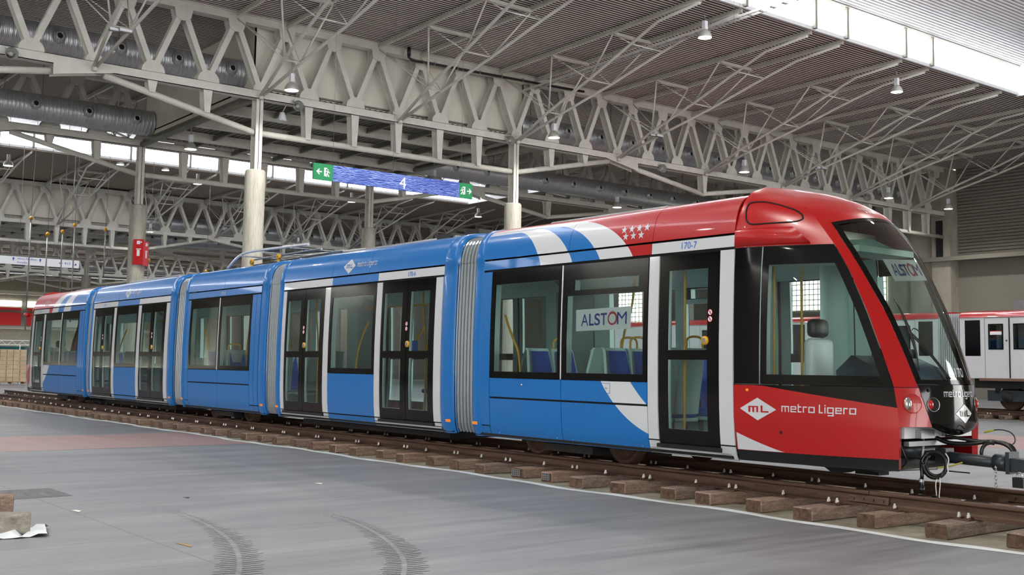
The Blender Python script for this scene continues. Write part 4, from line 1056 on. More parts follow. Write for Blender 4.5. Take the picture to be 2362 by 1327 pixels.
# lettering, emblems and stars on the near flank
side_text('170-7', -9.15, 2.985, .115, 'number_blue', tram, center=True)
side_text('170-6', -15.22, 2.985, .105, 'number_blue', tram, center=True)
side_text('170-5', -22.63, 2.98, .105, 'tram_white', tram, center=True)
side_text('170-2', -30.3, 2.985, .105, 'number_blue', tram, center=True)
side_text('170-1', -36.4, 2.985, .105, 'number_blue', tram, center=True)
mb = MB()
for i in range(4): star(rsp, -10.29 + i * .137, .20, .058, mb)
for i in range(3): star(rsp, -10.245 + i * .14, .105, .058, mb)
mb.build('star_emblem', 'tram_white', tram)
mb = MB()
for i in range(4): star(rsp, -36.0 + i * .15, .20, .055, mb)
for i in range(3): star(rsp, -35.93 + i * .15, .10, .055, mb)
mb.build('star_emblem', 'tram_white', tram)
fr = lambda a, b: rsp(a, b, .004)
emblem(fr, -17.28, .16, .42, .28, W, B, tram)
v, f, w_ = name_geo(.075); MB().add([rsp(-17.02 + a * .66 / w_, .13 + b) for a, b in v], f).build('operator_name', W, tram)
emblem(fr, -28.6, .16, .42, .28, W, B, tram)
v, f, w_ = name_geo(.075); MB().add([rsp(-28.35 + a * .66 / w_, .13 + b) for a, b in v], f).build('operator_name', W, tram)
for x in (-12.3, -10.56):
    e = MB(); rect(e, x - .09, x + .09, 1.225, 1.345, 0, .003); p = e.build('latch_flap', B if x < -11 else 'swoosh_skirt_front', tram)
    for (a, b, c, d) in ((-.095, 1.22, .095, 1.225), (-.095, 1.345, .095, 1.35), (-.095, 1.22, -.09, 1.35), (.09, 1.22, .095, 1.35)):
        g = MB(); rect(g, x + a, x + c, b, d, 0, .004); g.build('flap_joint', 'number_blue', p)
    MB().lathe([(.016, 0), (.012, -.015), (0, -.016)], sp(x + .03, 1.29), 10, 'y').build('latch_knob', 'chrome', p)

# ---------------------------------------------------------------- the cabs
ZC = [.53, 1.0, 1.4, 1.8, 2.2, 2.65, 2.9, 3.15, 3.35, 3.5, 3.62, 3.70]
XK = [-6.62, -6.60, -6.67, -6.82, -6.98, -7.19, -7.34, -7.54, -7.72, -7.94, -8.16, -8.34]
XC = [-6.42, -6.35, -6.37, -6.47, -6.62, -6.85, -6.99, -7.17, -7.38, -7.64, -7.95, -8.26]
WK = [.76, .76, .75, .75, .75, .76, .77, .76, .73, .64, .5, .34]
H0 = [1.12, 1.19, 1.2, 1.2, 1.195, 1.18, 1.165, 1.15, 1.09, 1.0, .86, .62]
WSL = [(1.4, .54), (1.8, .58), (2.2, .61), (2.7, .665), (2.97, .68), (3.3, .64)]
MKL = [(.88, .40), (.98, .435), (1.24, .50), (1.42, .54)]
tb = lambda z, T: interp(z, list(zip(ZC, T)))
def cside(t, z):
    t = max(t, 0.0); h0 = tb(z, H0); return Vector((-8.43 + (tb(z, XK) + 8.43) * t, TY - (h0 - (h0 - tb(z, WK)) * t ** 1.6), z))
def cfront(h, z): w = tb(z, WK); xc = tb(z, XC); return Vector((xc - (xc - tb(z, XK)) * (abs(h) / w) ** 2, TY - h, z))
def nrm(fn, u, z):
    e = .004; a = fn(u + e, z) - fn(u - e, z); b = fn(u, z + e) - fn(u, z - e); n = a.cross(b).normalized()
    return n if n.dot(Vector((.6, -.8, .1))) > 0 or fn is cfront and n.x > 0 else -n
def pt(fn, u, z, off=0.0, near=1, rear=False):
    p = fn(u, z)
    if off: p = p + nrm(fn, u, z) * off
    if near < 0: p = Vector((p.x, 2 * TY - p.y, p.z))
    if rear: p = Vector((2 * -22.8 - p.x, p.y, p.z))
    return tuple(p)
def lsp(a, b, n): return [a + (b - a) * i / n for i in range(n + 1)]
ztop = lambda h: 3.275 - .085 * (h / .66) ** 2
def build_cab(rear):
    P = lambda fn, u, z, off=0.0, near=1: pt(fn, u, z, off, near, rear)
    cab = MB()
    lab = 'cab_shell'
    # lower flank, wedge, black skirt, corner below the pillar (both sides)
    zw = lambda t: 1.378 - .2 * max(0, (t - .2) / .8)
    red, wht = MB(), MB(); BL = []
    for nr in (1, -1):
        T = lsp(0, 1, 18); blk, skb = MB(), MB(); BL += [(blk, skb)]
        red.grid([[P(cside, t, .65 + (zw(t) - .65) * r, 0, nr) for t in T] for r in lsp(0, 1, 8)])
        blk.grid([[P(cside, t, zw(t) + (1.385 - zw(t)) * r, 0, nr) for t in T] for r in lsp(0, 1, 2)])
        skb.grid([[P(cside, t, z, -.004 if z > .6 else -.02, nr) for t in T] for z in (.53, .56, .65)])
        if nr > 0:
            TT = lsp(0.01, .34, 12); wht.grid([[P(cside, t, .655 + ((.655 + .19 * (1 - (t - .01) / .33) ** 1.15) - .655) * r, .003, nr) for t in TT] for r in (0, 1)])
        # front corner from the flank edge to the mask
        Zf = lsp(.985, 1.385, 6)
        red.grid([[P(cfront, tb(z, WK) + (interp(z, MKL) - tb(z, WK)) * k, z, 0, nr) for k in lsp(0, 1, 6)] for z in Zf])
        red.grid([[P(cside, 1, z, 0, nr), P(cside, 1, z, -.08, nr)] for z in lsp(.55, .985, 4)], smooth=False)
        red.grid([[P(cfront, tb(.985, WK) + (interp(.985, MKL) - tb(.985, WK)) * k, .985, o, nr) for k in lsp(0, 1, 6)] for o in (0, -.06)], smooth=False)
        # pillar
        red.grid([[P(cfront, tb(z, WK) + (interp(z, WSL) - tb(z, WK)) * k, z, 0, nr) for k in lsp(0, 1, 4)] for z in lsp(1.392, 3.19, 16)])
        # roof flank above the side window and dome
        red.grid([[P(cside, t, z, 0, nr) for t in lsp(0, 1, 18)] for z in [2.935, 3.02, 3.1, 3.18, 3.26, 3.34, 3.42, 3.48, 3.53, 3.58, 3.62, 3.66, 3.70]])
        # raised door-rail cover and hatch groove
        rc = MB(); rc.grid([[P(cside, t, z, o, nr) for t in lsp(0.01, .8 - .1 * (z - 2.95) / .2, 10)] for z, o in ((2.95, .0), (2.955, .03), (3.12, .03), (3.15, .0))]); rc.build('rail_cover', 'tram_red', tram)
        hp = [(.11, 3.46), (.3, 3.475), (.5, 3.465), (.68, 3.42), (.82, 3.36), (.88, 3.30), (.86, 3.235), (.76, 3.205), (.45, 3.20), (.15, 3.195)]
        for _ in range(3): hp = [q for i in range(len(hp)) for q in (tuple(.8 * u + .2 * w for u, w in zip(hp[i], hp[(i + 1) % len(hp)])), tuple(.2 * u + .8 * w for u, w in zip(hp[i], hp[(i + 1) % len(hp)])))]
        gr = MB(); gr.tube([P(cside, t, z, .001, nr) for t, z in hp], .010, 6, closed=True); gr.build('hatch_groove', 'gap_black', tram)
    # dome front above the windscreen
    H = lsp(-1, 1, 24)
    rows = []
    for r in lsp(0, 1, 10):
        row = []
        for k in H:
            kk = k
            zt = 3.19 + (3.275 - 3.19) * (1 - min(1, abs(k) / .87) ** 2) if abs(k) < .87 else 3.19
            z = zt + (3.70 - zt) * r
            row.append(P(cfront, k * tb(z, WK), z))
        rows.append(row)
    red.grid(rows)
    # roof cap
    top = []
    zt = 3.70
    capL = [P(cside, t, zt, 0, 1) for t in lsp(0, 1, 8)] + [P(cfront, k * tb(zt, WK), zt) for k in lsp(.95, -.95, 10)] + [P(cside, t, zt, 0, -1) for t in lsp(1, 0, 8)]
    c0 = Vector((0, 0, 0))
    for p in capL: c0 += Vector(p)
    c0 = c0 / len(capL) + Vector((0, 0, .02)); red.add([tuple(c0)] + capL, [(0, i + 1, i + 2) for i in range(len(capL) - 1)], 0, True)
    bk = [P(cside, 0, z, 0, 1) for z in (3.1, 3.2, 3.35, 3.5, 3.62, 3.7)] + [P(cside, 0, z, 0, -1) for z in (3.7, 3.62, 3.5, 3.35, 3.2, 3.1)]
    red.add(bk, [tuple(range(len(bk)))])
    shell = red.build('cab_shell', 'tram_red', tram, fix=False)
    [(p_.build('wedge_panel', 'tram_black', shell), q_.build('lower_skirt', 'skirt_black', shell)) for p_, q_ in BL]; wht.build('swoosh_patch', W, shell)
    # side windows
    for nr in (1, -1):
        w = MB(); tx = lambda X, z: (X + 8.43) / (tb(z, XK) + 8.43)
        za, zb, c0_, c1_ = 1.392, 2.93, 1.50, 2.72
        def strip(f0, f1, z0, z1, n, off=.002):
            w.grid([[P(cside, f0(z) + (f1(z) - f0(z)) * k, z, off, nr) for k in lsp(0, 1, n)] for z in lsp(z0, z1, 10)])
        L0 = lambda z: .006; L1 = lambda z: tx(-8.085, z); L2 = lambda z: tx(-8.07, z); L3 = lambda z: tx(-8.0, z); R0 = lambda z: 1 - .075 * 1.76 / (tb(z, XK) + 8.43) * .75; R1 = lambda z: .995
        strip(L0, L1, za, zb, 3)
        win_l = w.build('quarter_panel', 'tram_black', tram); w = MB()
        strip(L2, L3, za, zb, 2); strip(R0, R1, za, zb, 3); strip(L3, R0, za, c0_, 12); strip(L3, R0, c1_, zb, 12)
        win = w.build('cab_side_window', 'tram_black', tram); w = MB()
        strip(L3, R0, c0_, c1_, 14, -.002); w.build('cab_side_pane', 'tram_glass', win); w = MB()
        for z0, z1 in ((c0_, c1_),):
            w.grid([[P(cside, L3(z), z, -.004, nr), P(cside, L3(z), z, -.09, nr)] for z in lsp(z0, z1, 8)], smooth=False)
            w.grid([[P(cside, L3(z1) + (R0(z1) - L3(z1)) * k, z1, o, nr) for k in lsp(0, 1, 10)] for o in (-.004, -.09)], smooth=False)
            w.grid([[P(cside, k, z, -.09, nr) for k in lsp(0.01, L3(z), 3)] for z in lsp(.66, 2.95, 8)])
        w.build('window_reveal', 'interior_teal', win)
        w = MB(); w.tube([P(cside, tx(-8.078, z), z, .006, nr) for z in lsp(za, zb, 8)], .006, 5); w.build('window_seal', 'interior_grey', win)
    # windscreen: black border then glass
    bd = MB()
    def wz(k, r, e=0): z0, z1 = 1.425 + e, 3.19; return z0 + (z1 - z0) * r
    Zr = lsp(1.425, 3.19, 20)
    for sg in (1, -1):
        bd.grid([[P(cfront, sg * (interp(z, WSL) - .055 * k), z, .003) for k in (0, .5, 1)] for z in Zr])
    g0 = lambda z: interp(z, WSL) - .055
    bd.grid([[P(cfront, g0(z) * k, z, .003) for k in lsp(1, -1, 20)] for z in (1.425, 1.47)])
    ht = interp(3.19, WSL)
    bd.grid([[P(cfront, ht * k, (3.155 + (ztop(ht * k) - 3.19) * .9) * (1 - r) + max(3.19, ztop(ht * k)) * r, .003) for k in lsp(1, -1, 24)] for r in (0, 1)])
    bd = bd.build('windscreen', 'tram_black', tram)
    gl = MB(); gl.grid([[P(cfront, g0(z0) * k, z, 0) for k in lsp(1, -1, 24) for z0, z in [(min(1.47 + (3.155 - 1.47) * r, 3.155), 1.47 + (3.155 + (ztop(ht * k) - 3.19) * .9 - 1.47) * r)]] for r in lsp(0, 1, 20)])
    gl.build('windscreen_pane', 'windscreen_glass', bd)
    # bumper mask
    mk = MB()
    zb = lambda k: .885 + .105 * abs(k) ** 2.2
    mk.grid([[P(cfront, interp(zb(k) + (1.418 - zb(k)) * r, MKL) * k, zb(k) + (1.418 - zb(k)) * r, .006 - (.05 if r == 0 else 0)) for k in lsp(1, -1, 26)] for r in [0, .06, .15, .3, .5, .7, .85, 1]])
    mask = mk.build('front_mask', 'tram_black', tram)
    fm = lambda a, b, off=.010: P(cfront, a, b, off)
    s_ = -1 if not rear else 1
    v, f, w_ = name_geo(.055)
    MB().add([fm(.27 - a * .55 / w_, 1.295 + b) for a, b in v] if not rear else [fm(-.27 + a * .55 / w_, 1.295 + b) for a, b in v], f).build('operator_name', W, mask)
    e = MB(); rows = []
    for i in range(13):
        q = -1 + 2 * i / 12; rows.append([fm(-.045 + .165 * (1 - abs(q)) * k, 1.12 + .1 * q) for k in (1, 0, -1)])
    e.grid(rows); em = e.build('emblem', W, mask); e = MB()
    for a, b, c, d in ((-.25, -.16, -.19, .14), (-.14, -.16, -.08, .14), (-.03, -.16, .03, .14), (-.25, .08, .03, .15), (.09, -.16, .15, .18), (.09, -.16, .3, -.09)):
        e.add([fm(-.045 - u * .33, 1.12 + v_ * .2, .014) for u, v_ in ((a, b), (c, b), (c, d), (a, d))], [(0, 1, 2, 3)])
    e.build('emblem_letters', 'tram_black', em)
    MB().lathe([(0, 0), (.018, 0)], P(cfront, .44, 1.36, .012), 12, 'x').build('camera_eye', 'gap_black', mask)
    v, f = text_geo('170', .14, .9)
    MB().add([P(cfront, .06 - a, 1.50 + b, .006) for a, b in v] if not rear else [P(cfront, -.2 + a, 1.50 + b, .006) for a, b in v], f).build('fleet_number', W, bd)
    # stars on the dome
    st = MB()
    for i in range(4): star(lambda a, b: P(cfront, -a, b, .004), -.17 + i * .052, 3.385, .022, st)
    for i in range(3): star(lambda a, b: P(cfront, -a, b, .004), -.142 + i * .052, 3.345, .022, st)
    st.build('star_emblem', W, shell)
    # lamps let into the corners
    for nr in (1, -1):
        for h, z, r, nm, m in ((.615, 1.225, .098, 'headlight', 'tram_red'), (.405, 1.215, .07, 'tail_lamp', 'gap_black')):
            c = Vector(pt(cfront, h, z, .002, 1, False)); n = nrm(cfront, h, z)
            if nm == 'tail_lamp': c = Vector(pt(cfront, h, z, .009))
            u = Vector((0, 0, 1)).cross(n).normalized(); v_ = n.cross(u)
            def D(rad, a, d):
                p = c + (u * math.cos(a) + v_ * math.sin(a)) * rad + n * d
                if nr < 0: p = Vector((p.x, 2 * TY - p.y, p.z))
                if rear: p = Vector((-45.6 - p.x, p.y, p.z))
                return tuple(p)
            A = [2 * math.pi * i / 24 for i in range(25)]
            bow = MB(); bow.grid([[D(rr * r, a, d) for a in A] for rr, d in ((1.0, .001), (.97, .0015), (.0, .002))]); hb = bow.build(nm, m, tram)
            rim = MB(); rim.grid([[D(rr * r, a, d) for a in A] for rr, d in ((1.05, .0), (1.04, .006), (1.0, .006), (.98, .0))]); rim.build('lamp_rim', 'chrome' if nm == 'tail_lamp' else 'tram_red', hb)
            le = MB(); lc = c - u * (r * .45) * (1 if True else -1)
            off = -.48 * r
            def E(rad, a, d):
                p = c - u * off * -1 + (u * math.cos(a) * .62 + v_ * math.sin(a)) * rad + n * d
                if nr < 0: p = Vector((p.x, 2 * TY - p.y, p.z))
                if rear: p = Vector((-45.6 - p.x, p.y, p.z))
                return tuple(p)
            le.grid([[E(rr * r * .7, a, d) for a in A] for rr, d in ((1, .003), (.8, .018), (.4, .026), (0, .028))]); le.build('lens', 'chrome' if nm == 'headlight' else 'red_lens', hb)
    # wiper
    wp = MB()
    for d in (0, .022): wp.tube([P(cfront, .175 + .29 * k + d, 1.475 + .485 * k, .035) for k in lsp(0, 1, 6)], .008, 5)
    wi = wp.build('wiper_arm', 'black_plastic', tram)
    w2 = MB(); w2.tube([P(cfront, .492 - .028 * math.sin(math.pi * k), 1.56 + .76 * k, .022) for k in lsp(0, 1, 8)], [.006, .010, .014, .018, .02, .018, .014, .010, .006], 6); w2.build('wiper_blade', 'black_plastic', wi)
    w3 = MB(); w3.tube([P(cfront, .455 - .07 * k, 1.97 - .02 * k + .12 * k * (1 - k), .05) for k in lsp(0, 1, 8)], .006, 4); w3.build('washer_hose', 'black_plastic', wi)
    # gap between the shell and section seven
    # cab interior: floor, rear bulkhead, desk, seat
    M = (lambda p: p) if not rear else (lambda p: (-45.6 - p[0], p[1], p[2]))
    def mbx(lo, hi): a, b = M(lo), M(hi); return MB().box(tuple(map(min, a, b)), tuple(map(max, a, b)))
    fl_ = MB(); fl_.add([M(q) for q in ((-8.43, TY - 1.08, .9), (-6.75, TY - .66, .9), (-6.75, TY + .66, .9), (-8.43, TY + 1.08, .9))], [(0, 1, 2, 3)]); fl_.build('cab_floor', 'tram_floor', tram)
    ce = MB(); ce.add([M(q) for q in ((-8.43, TY - 1.05, 3.0), (-7.55, TY - .66, 3.0), (-7.4, TY, 3.05), (-7.55, TY + .66, 3.0), (-8.43, TY + 1.05, 3.0))], [(0, 1, 2, 3, 4)]); ce.build('cab_ceiling', 'interior_teal', tram)
    bh = MB()
    for a, b in ((-1.08, -.62), (.5, 1.08)): bh.add([M((-8.5, TY + q[0], q[1])) for q in ((a, .9), (b, .9), (b, 2.98), (a, 2.98))], [(0, 1, 2, 3)])
    bh.build('cab_bulkhead', 'interior_teal', tram)
    dk = MB(); pr = [(-7.25, .9), (-7.35, 1.55), (-7.15, 1.72), (-6.85, 1.60), (-6.72, 1.40), (-6.72, .9)]
    dk.grid([[M((x + .12 * (abs(k) ** 2) * -1.0, TY - .62 * k, z)) for x, z in pr] for k in lsp(1, -1, 10)]); d_ = dk.build('driver_desk', 'dash_blue', tram)
    mbx((-7.2, TY - .35, 1.70), (-7.0, TY + .2, 1.80)).build('desk_hood', 'black_plastic', d_)
    se = thing_part('driver_seat', tram)
    yv = TY - .18
    roundbox(M((-8.0, yv - .24, 1.30)), M((-7.5, yv + .24, 1.42)), .05, 'cushion', 'black_plastic', se)
    roundbox(M((-8.1, yv - .21, 1.40)), M((-7.94, yv + .21, 1.92)), .06, 'backrest', 'plastic_sheet', se)
    roundbox(M((-8.1, yv - .15, 1.93)), M((-7.96, yv + .15, 2.15)), .06, 'headrest', 'black_plastic', se)
    mbx((-7.8, yv - .1, .9), (-7.6, yv + .1, 1.3)).build('pedestal', 'black_plastic', se)
    # destination box and sun blind across the windscreen
    mbx((-7.62, TY - .55, 2.86), (-7.2, TY + .5, 2.93)).build('blind_rail', 'interior_teal', tram)
    mbx((-7.75, TY - .52, 2.93), (-7.70, TY + .5, 3.16)).build('destination_panel', 'cream_panel', tram)
    # mirror camera stub
    c = Vector(M((-8.0, TY - 1.2, 2.98)))
    if rear: roundbox((c.x - .12, TY - 1.34, 2.88), (c.x + .12, TY - 1.18, 3.02), .04, 'mirror_housing', 'tram_red', tram)

def thing_part(name, parent):
    o = bpy.data.objects.new(name, None); COL.objects.link(o); o.parent = parent; return o
def roundbox(lo, hi, r, name, mat, parent, build=True):
    a = [min(p, q) for p, q in zip(lo, hi)]; b = [max(p, q) for p, q in zip(lo, hi)]
    r = min(r, *[(q - p) / 2.01 for p, q in zip(a, b)])
    bm = bmesh.new(); bmesh.ops.create_cube(bm, size=1.0)
    for v in bm.verts: v.co = Vector([(p + q) / 2 + c * (q - p) for p, q, c in zip(a, b, v.co)])
    bmesh.ops.bevel(bm, geom=bm.edges[:], offset=r, segments=2, profile=.5, affect='EDGES')
    mb = MB(); bm.verts.index_update(); mb.add([v.co[:] for v in bm.verts], [tuple(v.index for v in f.verts) for f in bm.faces], 0, True); bm.free()
    return mb.build(name, mat, parent) if build else mb
build_cab(False); build_cab(True)
# emblem and name on the red cab flank
def fcab(X, z, off=.004): t = (X + 8.43) / (tb(z, XK) + 8.43); return pt(cside, t, z, off)
emblem(fcab, -8.11, 1.115, .46, .25, W, 'tram_red', tram)
v, f, w_ = name_geo(.066)
MB().add([fcab(-7.82 + a * .80 / w_, 1.095 + b) for a, b in v], f).build('operator_name', W, tram)
MB().lathe([(0, -.02), (.014, -.016), (.02, 0)], fcab(-8.24, 1.32, .0), 10, 'y').build('side_indicator', 'orange_lens', tram)
MB().lathe([(0, -.003), (.018, -.003)], fcab(-7.84, .87, .0), 12, 'y').build('socket_hole', 'gap_black', tram)

# ---------------------------------------------------------------- tram interior: seats and handrails
def seat(x, y, d, z=.95, mat='seat_blue', w=.44):
    """d=+1 faces the front"""
    s = thing_part('passenger_seat', tram)
    rows = []
    for u, zz in ((-.02, z + .02), (-.05, z + .25), (-.1, z + .55), (-.16, z + .82), (-.19, z + .86)):
        hw = w / 2 * (1 if zz < z + .7 else .86)
        rows.append([(x + d * (u + (.05 if abs(k) > .9 else 0)), y + hw * k, zz) for k in (-1, -.92, -.5, 0, .5, .92, 1)])
    back = [[(p[0] - d * .05, p[1], p[2]) for p in r] for r in rows]
    mb = MB(); mb.grid(rows); mb.grid(back); mb.grid([[r[0] for r in rows], [r[0] for r in back]]); mb.grid([[r[-1] for r in rows], [r[-1] for r in back]]); mb.grid([rows[-1], back[-1]])
    mb.build('seat_shell', 'interior_teal', s)
    pad = [[(p[0] + d * .02, y + (p[1] - y) * .82, p[2] + (.02 if i == 0 else -.04 if i == 4 else 0)) for p in r] for i, r in enumerate(rows)]
    MB().grid(pad).build('back_pad', mat, s)
    roundbox((x - .03 * d, y - w / 2 + .02, z - .03), (x + d * .42, y + w / 2 - .02, z + .07), .03, 'cushion', mat, s)
    roundbox((x - .03 * d, y - w / 2, z - .08), (x + d * .43, y + w / 2, z - .03), .02, 'seat_pan', 'interior_teal', s)
    MB().box((min(x + d * .1, x + d * .3), y - .1, .655), (max(x + d * .1, x + d * .3), y + .1, z - .08)).build('seat_foot', 'interior_grey', s)
    return s
def hoop(x, y, z=1.80, w=.3):
    MB().tube(smooth_path([(x, y - w / 2, z), (x, y - w / 2, z + .16), (x, y + w / 2, z + .16), (x, y + w / 2, z)], 2), .016, 6).build('grab_hoop', 'pole_yellow', tram)
def pole(pts, r=.018): MB().tube(smooth_path(pts, 2), r, 7).build('handrail', 'pole_yellow', tram)
for x, d in ((-12.25, 1), (-11.15, -1), (-10.65, 1), (-9.95, -1)):
    for y in (10.18, 10.64, 11.42, 11.84): seat(x, y, d)
    hoop(x - d * .16, 10.64)
for x, d in ((-23.6, 1), (-22.75, -1), (-22.5, 1), (-21.4, -1)):
    for y in (10.18, 10.64, 11.42, 11.84): seat(x, y, d)
    hoop(x - d * .16, 10.64)
for x, d in ((-35.2, 1), (-34.2, -1), (-33.8, 1), (-32.8, -1)):
    for y in (10.18, 10.64, 11.42, 11.84): seat(x, y, d)
for x in (-17.5, -17.08, -16.66, -29.0, -28.55, -28.1):
    s = thing_part('passenger_seat', tram)
    roundbox((x - .2, 11.70, 1.02), (x + .2, 12.05, 1.10), .03, 'cushion', 'seat_blue', s); roundbox((x - .2, 11.98, 1.10), (x + .2, 12.07, 1.66), .03, 'seat_shell', 'interior_teal', s)
seat(-14.55, 11.75, -1, .95, 'seat_red'); seat(-16.0, 11.75, 1, .95, 'seat_red')
pole([(-13.0, 10.05, 2.3), (-12.9, 10.1, 2.0), (-12.74, 10.15, 1.7), (-12.74, 10.15, .66)]); pole([(-11.75, 11.2, .66), (-11.75, 11.2, 1.9), (-11.5, 11.2, 2.4), (-11.45, 11.2, 2.95)])
pole([(-11.25, 11.2, 1.7), (-11.05, 11.2, 2.1), (-10.9, 11.2, 2.95)]); pole([(-9.1, 10.35, .66), (-9.1, 10.35, 2.3), (-9.2, 10.35, 2.5), (-9.32, 10.35, 2.95)]); pole([(-9.55, 10.2, .66), (-9.55, 10.2, 2.95)])
for cx in (-17.0, -28.5):
    pole([(cx, 11.0, .66), (cx, 11.0, 2.95)]); pole([(cx, 11, 1.5), (cx + .1, 11, 1.9), (cx + .45, 11, 2.25)]); pole([(cx - .75, 10.3, 1.2), (cx - .72, 10.3, 1.7), (cx - .5, 10.3, 2.1), (cx - .3, 10.3, 2.3)])
    MB().tube([(cx - 1.6, 11, 2.62), (cx + 1.6, 11, 2.62)], .018, 7).build('handrail', 'pole_yellow', tram)
    for dx in (-2.55, 1.25, 2.3):
        pole([(cx + dx, 10.5, .66), (cx + dx, 10.5, 2.0), (cx + dx - .1, 10.5, 2.4), (cx + dx - .12, 10.5, 2.95)]); pole([(cx + dx, 10.5, 1.75), (cx + dx + .1, 10.55, 2.1), (cx + dx + .3, 10.6, 2.4)])
    pole([(cx + 2.35, 10.35, 1.75), (cx + 2.33, 10.35, 1.2), (cx + 2.15, 10.35, .98), (cx + 1.75, 10.35, .95)])
for cx in (-23.7, -22.1, -34.8, -33.0): pole([(cx, 10.9, .66), (cx, 10.9, 1.8), (cx + .15, 10.9, 2.3), (cx + .2, 10.9, 2.95)]); 
pole([(-24.2, 10.1, 2.3), (-23.95, 10.1, 1.9), (-23.8, 10.1, 1.5)]); pole([(-8.25, 10.3, .9), (-8.25, 10.3, 2.95)]); pole([(-8.7, 11.4, .9), (-8.7, 11.4, 2.95)])
for y in (TY - .55, TY + .55):
    for a, b in ((-13.2, -8.6), (-19.7, -14.2), (-24.5, -20.7), (-31, -25.5), (-36.9, -32)):
        MB().box((a, y - .06, 2.955), (b, y + .06, 2.975)).build('ceiling_strip', 'white_paint', tram)
# wheelchair sign on a partition
MB().box((-15.72, 10.2, 1.76), (-15.56, 10.205, 1.95)).build('wheelchair_sign', 'number_blue', tram)

# ---------------------------------------------------------------- running gear, roof gear
for cx in (-11.5, -22.75, -34.3):
    bg = MB(); bg.box((cx - 1.45, 10.36, .44), (cx + 1.45, 10.5, .62)).box((cx - 1.45, 11.5, .44), (cx + 1.45, 11.64, .62)).box((cx - .25, 10.3, .36), (cx + .25, 11.7, .52)).box((cx - .5, 10.0, .40), (cx + .5, 10.16, .50))
    b = bg.build('bogie', 'under_black', tram)
    for dx in (-.88, .88):
        for y, sd in ((10.25, 1), (11.75, -1)):
            w = MB(); w.lathe([(0, -.05), (.12, -.05), (.14, -.02), (.23, -.015), (.25, -.06), (.293, -.06), (.297, .04), (.325, .05), (.325, .075), (.0, .075)], (cx + dx, y, .60), 28, 'y')
            if sd < 0: w.v = [(p[0], 2 * y - p[1], p[2]) for p in w.v]
            w.build('wheel', 'wheel_rust', b)
        MB().tube([(cx + dx, 10.2, .60), (cx + dx, 11.8, .60)], .06, 8).build('axle', 'under_black', b)
for a, b in ((-19.4, -14.5), (-30.9, -25.8)): MB().box((a, 10.15, .40), (b, 11.85, .55)).build('equipment_case', 'under_black', tram)
MB().box((-8.4, 10.3, .50), (-6.95, 11.7, .62)).build('underframe', 'under_black', tram)
pg = thing_part('pantograph', tram)
for y in (10.35, 11.65): MB().tube(smooth_path([(-23.6, y, 3.66), (-23.3, y, 3.8), (-22.9, y, 3.93), (-22.3, y, 3.95), (-19.8, y, 3.9)], 2), .028, 8).build('contact_horn', 'tram_white', pg)
for y in (10.75, 11.25): MB().tube([(-23.1, y, 3.84), (-20.0, y, 3.86)], .022, 7).build('carbon_strip', 'grey_metal', pg)
for x in (-22.9, -21.8, -20.5): MB().tube([(x, 10.3, 3.88), (x, 11.7, 3.88)], .018, 6).build('cross_tube', 'grey_metal', pg)
MB().box((-23.2, 10.7, 3.64), (-20.6, 11.3, 3.72)).build('base_frame', 'black_plastic', pg)
for x, y in ((-22.7, 10.5), (-21.2, 10.4), (-21.2, 11.5)): MB().lathe([(.02, -.03), (.06, -.03), (.06, .03), (.02, .03)], (x, y, 3.75), 14, 'y').tube([(x, y, 3.6), (x, y, 3.7)], .03, 7).build('insulator', 'pole_yellow', pg)
for a, b, h in ((-18.6, -15.0, 3.70), (-30.6, -27.0, 3.72), (-12.6, -10.2, 3.69), (-35.4, -33.2, 3.69)):
    u = roundbox((a, 10.55, 3.6), (b, 11.45, h), .03, 'roof_unit', 'grey_metal', tram)
for x in (-14.5, -15.3): MB().box((x - .2, 10.5, 3.6), (x + .2, 10.9, 3.74)).build('resistor_box', 'black_plastic', tram)

# ---------------------------------------------------------------- open front end: beam, coupler bar, hoses
cp = thing_part('coupler', tram)
MB().box((-7.0, 10.35, .86), (-6.62, 11.65, .98)).build('buffer_beam', 'white_paint', tram)
MB().box((-6.66, 10.4, .78), (-6.60, 11.5, .83)).box((-6.62, 10.55, .86), (-6.55, 10.8, .95)).box((-6.62, 11.05, .87), (-6.56, 11.2, .93)).build('cross_member', 'grey_metal', tram)
MB().box((-7.3, 10.5, .55), (-6.9, 11.5, .8)).build('coupler_mount', 'under_black', cp)
MB().tube([(-7.0, 10.5, .72), (-6.75, 11.1, .70)], .085, 12).build('draft_gear', 'coupler_grey', cp)
MB().tube([(-7.0, 11, .67), (-5.7, 11, .635)], .06, 12).build('drawbar', 'coupler_grey', cp)
MB().box((-6.62, 10.92, .59), (-6.5, 11.08, .75)).build('drawbar_clamp', 'coupler_grey', cp)
MB().tube([(-6.0, 11, .642), (-5.86, 11, .64)], .085, 12).box((-5.84, 10.9, .54), (-5.80, 11.1, .76)).build('drawbar_flange', 'coupler_grey', cp)
MB().prism([(-5.8, 10.93, .70), (-5.3, 10.96, .67), (-5.05, 10.97, .62), (-5.3, 10.96, .58), (-5.8, 10.93, .56)], (0, .14, 0)).build('coupler_head', 'coupler_grey', cp)
pl = MB().box((-5.74, 10.84, .42), (-5.63, 10.92, .52)).build('padlock', 'black_plastic', cp)
MB().tube(smooth_path([(-5.71, 10.88, .52), (-5.71, 10.88, .57), (-5.66, 10.88, .57), (-5.66, 10.88, .52)], 2), .008, 6).build('shackle', 'chrome', pl)
for i in range(6):
    z = .60 - i * .035; m = MB(); m.tube([(-5.92 + (.012 * math.cos(a) if i % 2 else 0), 10.86 + (0 if i % 2 else .012 * math.cos(a)), z + .022 * math.sin(a)) for a in [2 * math.pi * k / 8 for k in range(8)]], .004, 4, closed=True); m.build('chain_link', 'chrome', cp)
U = Vector((.62, .785, 0)); Zv = Vector((0, 0, 1))
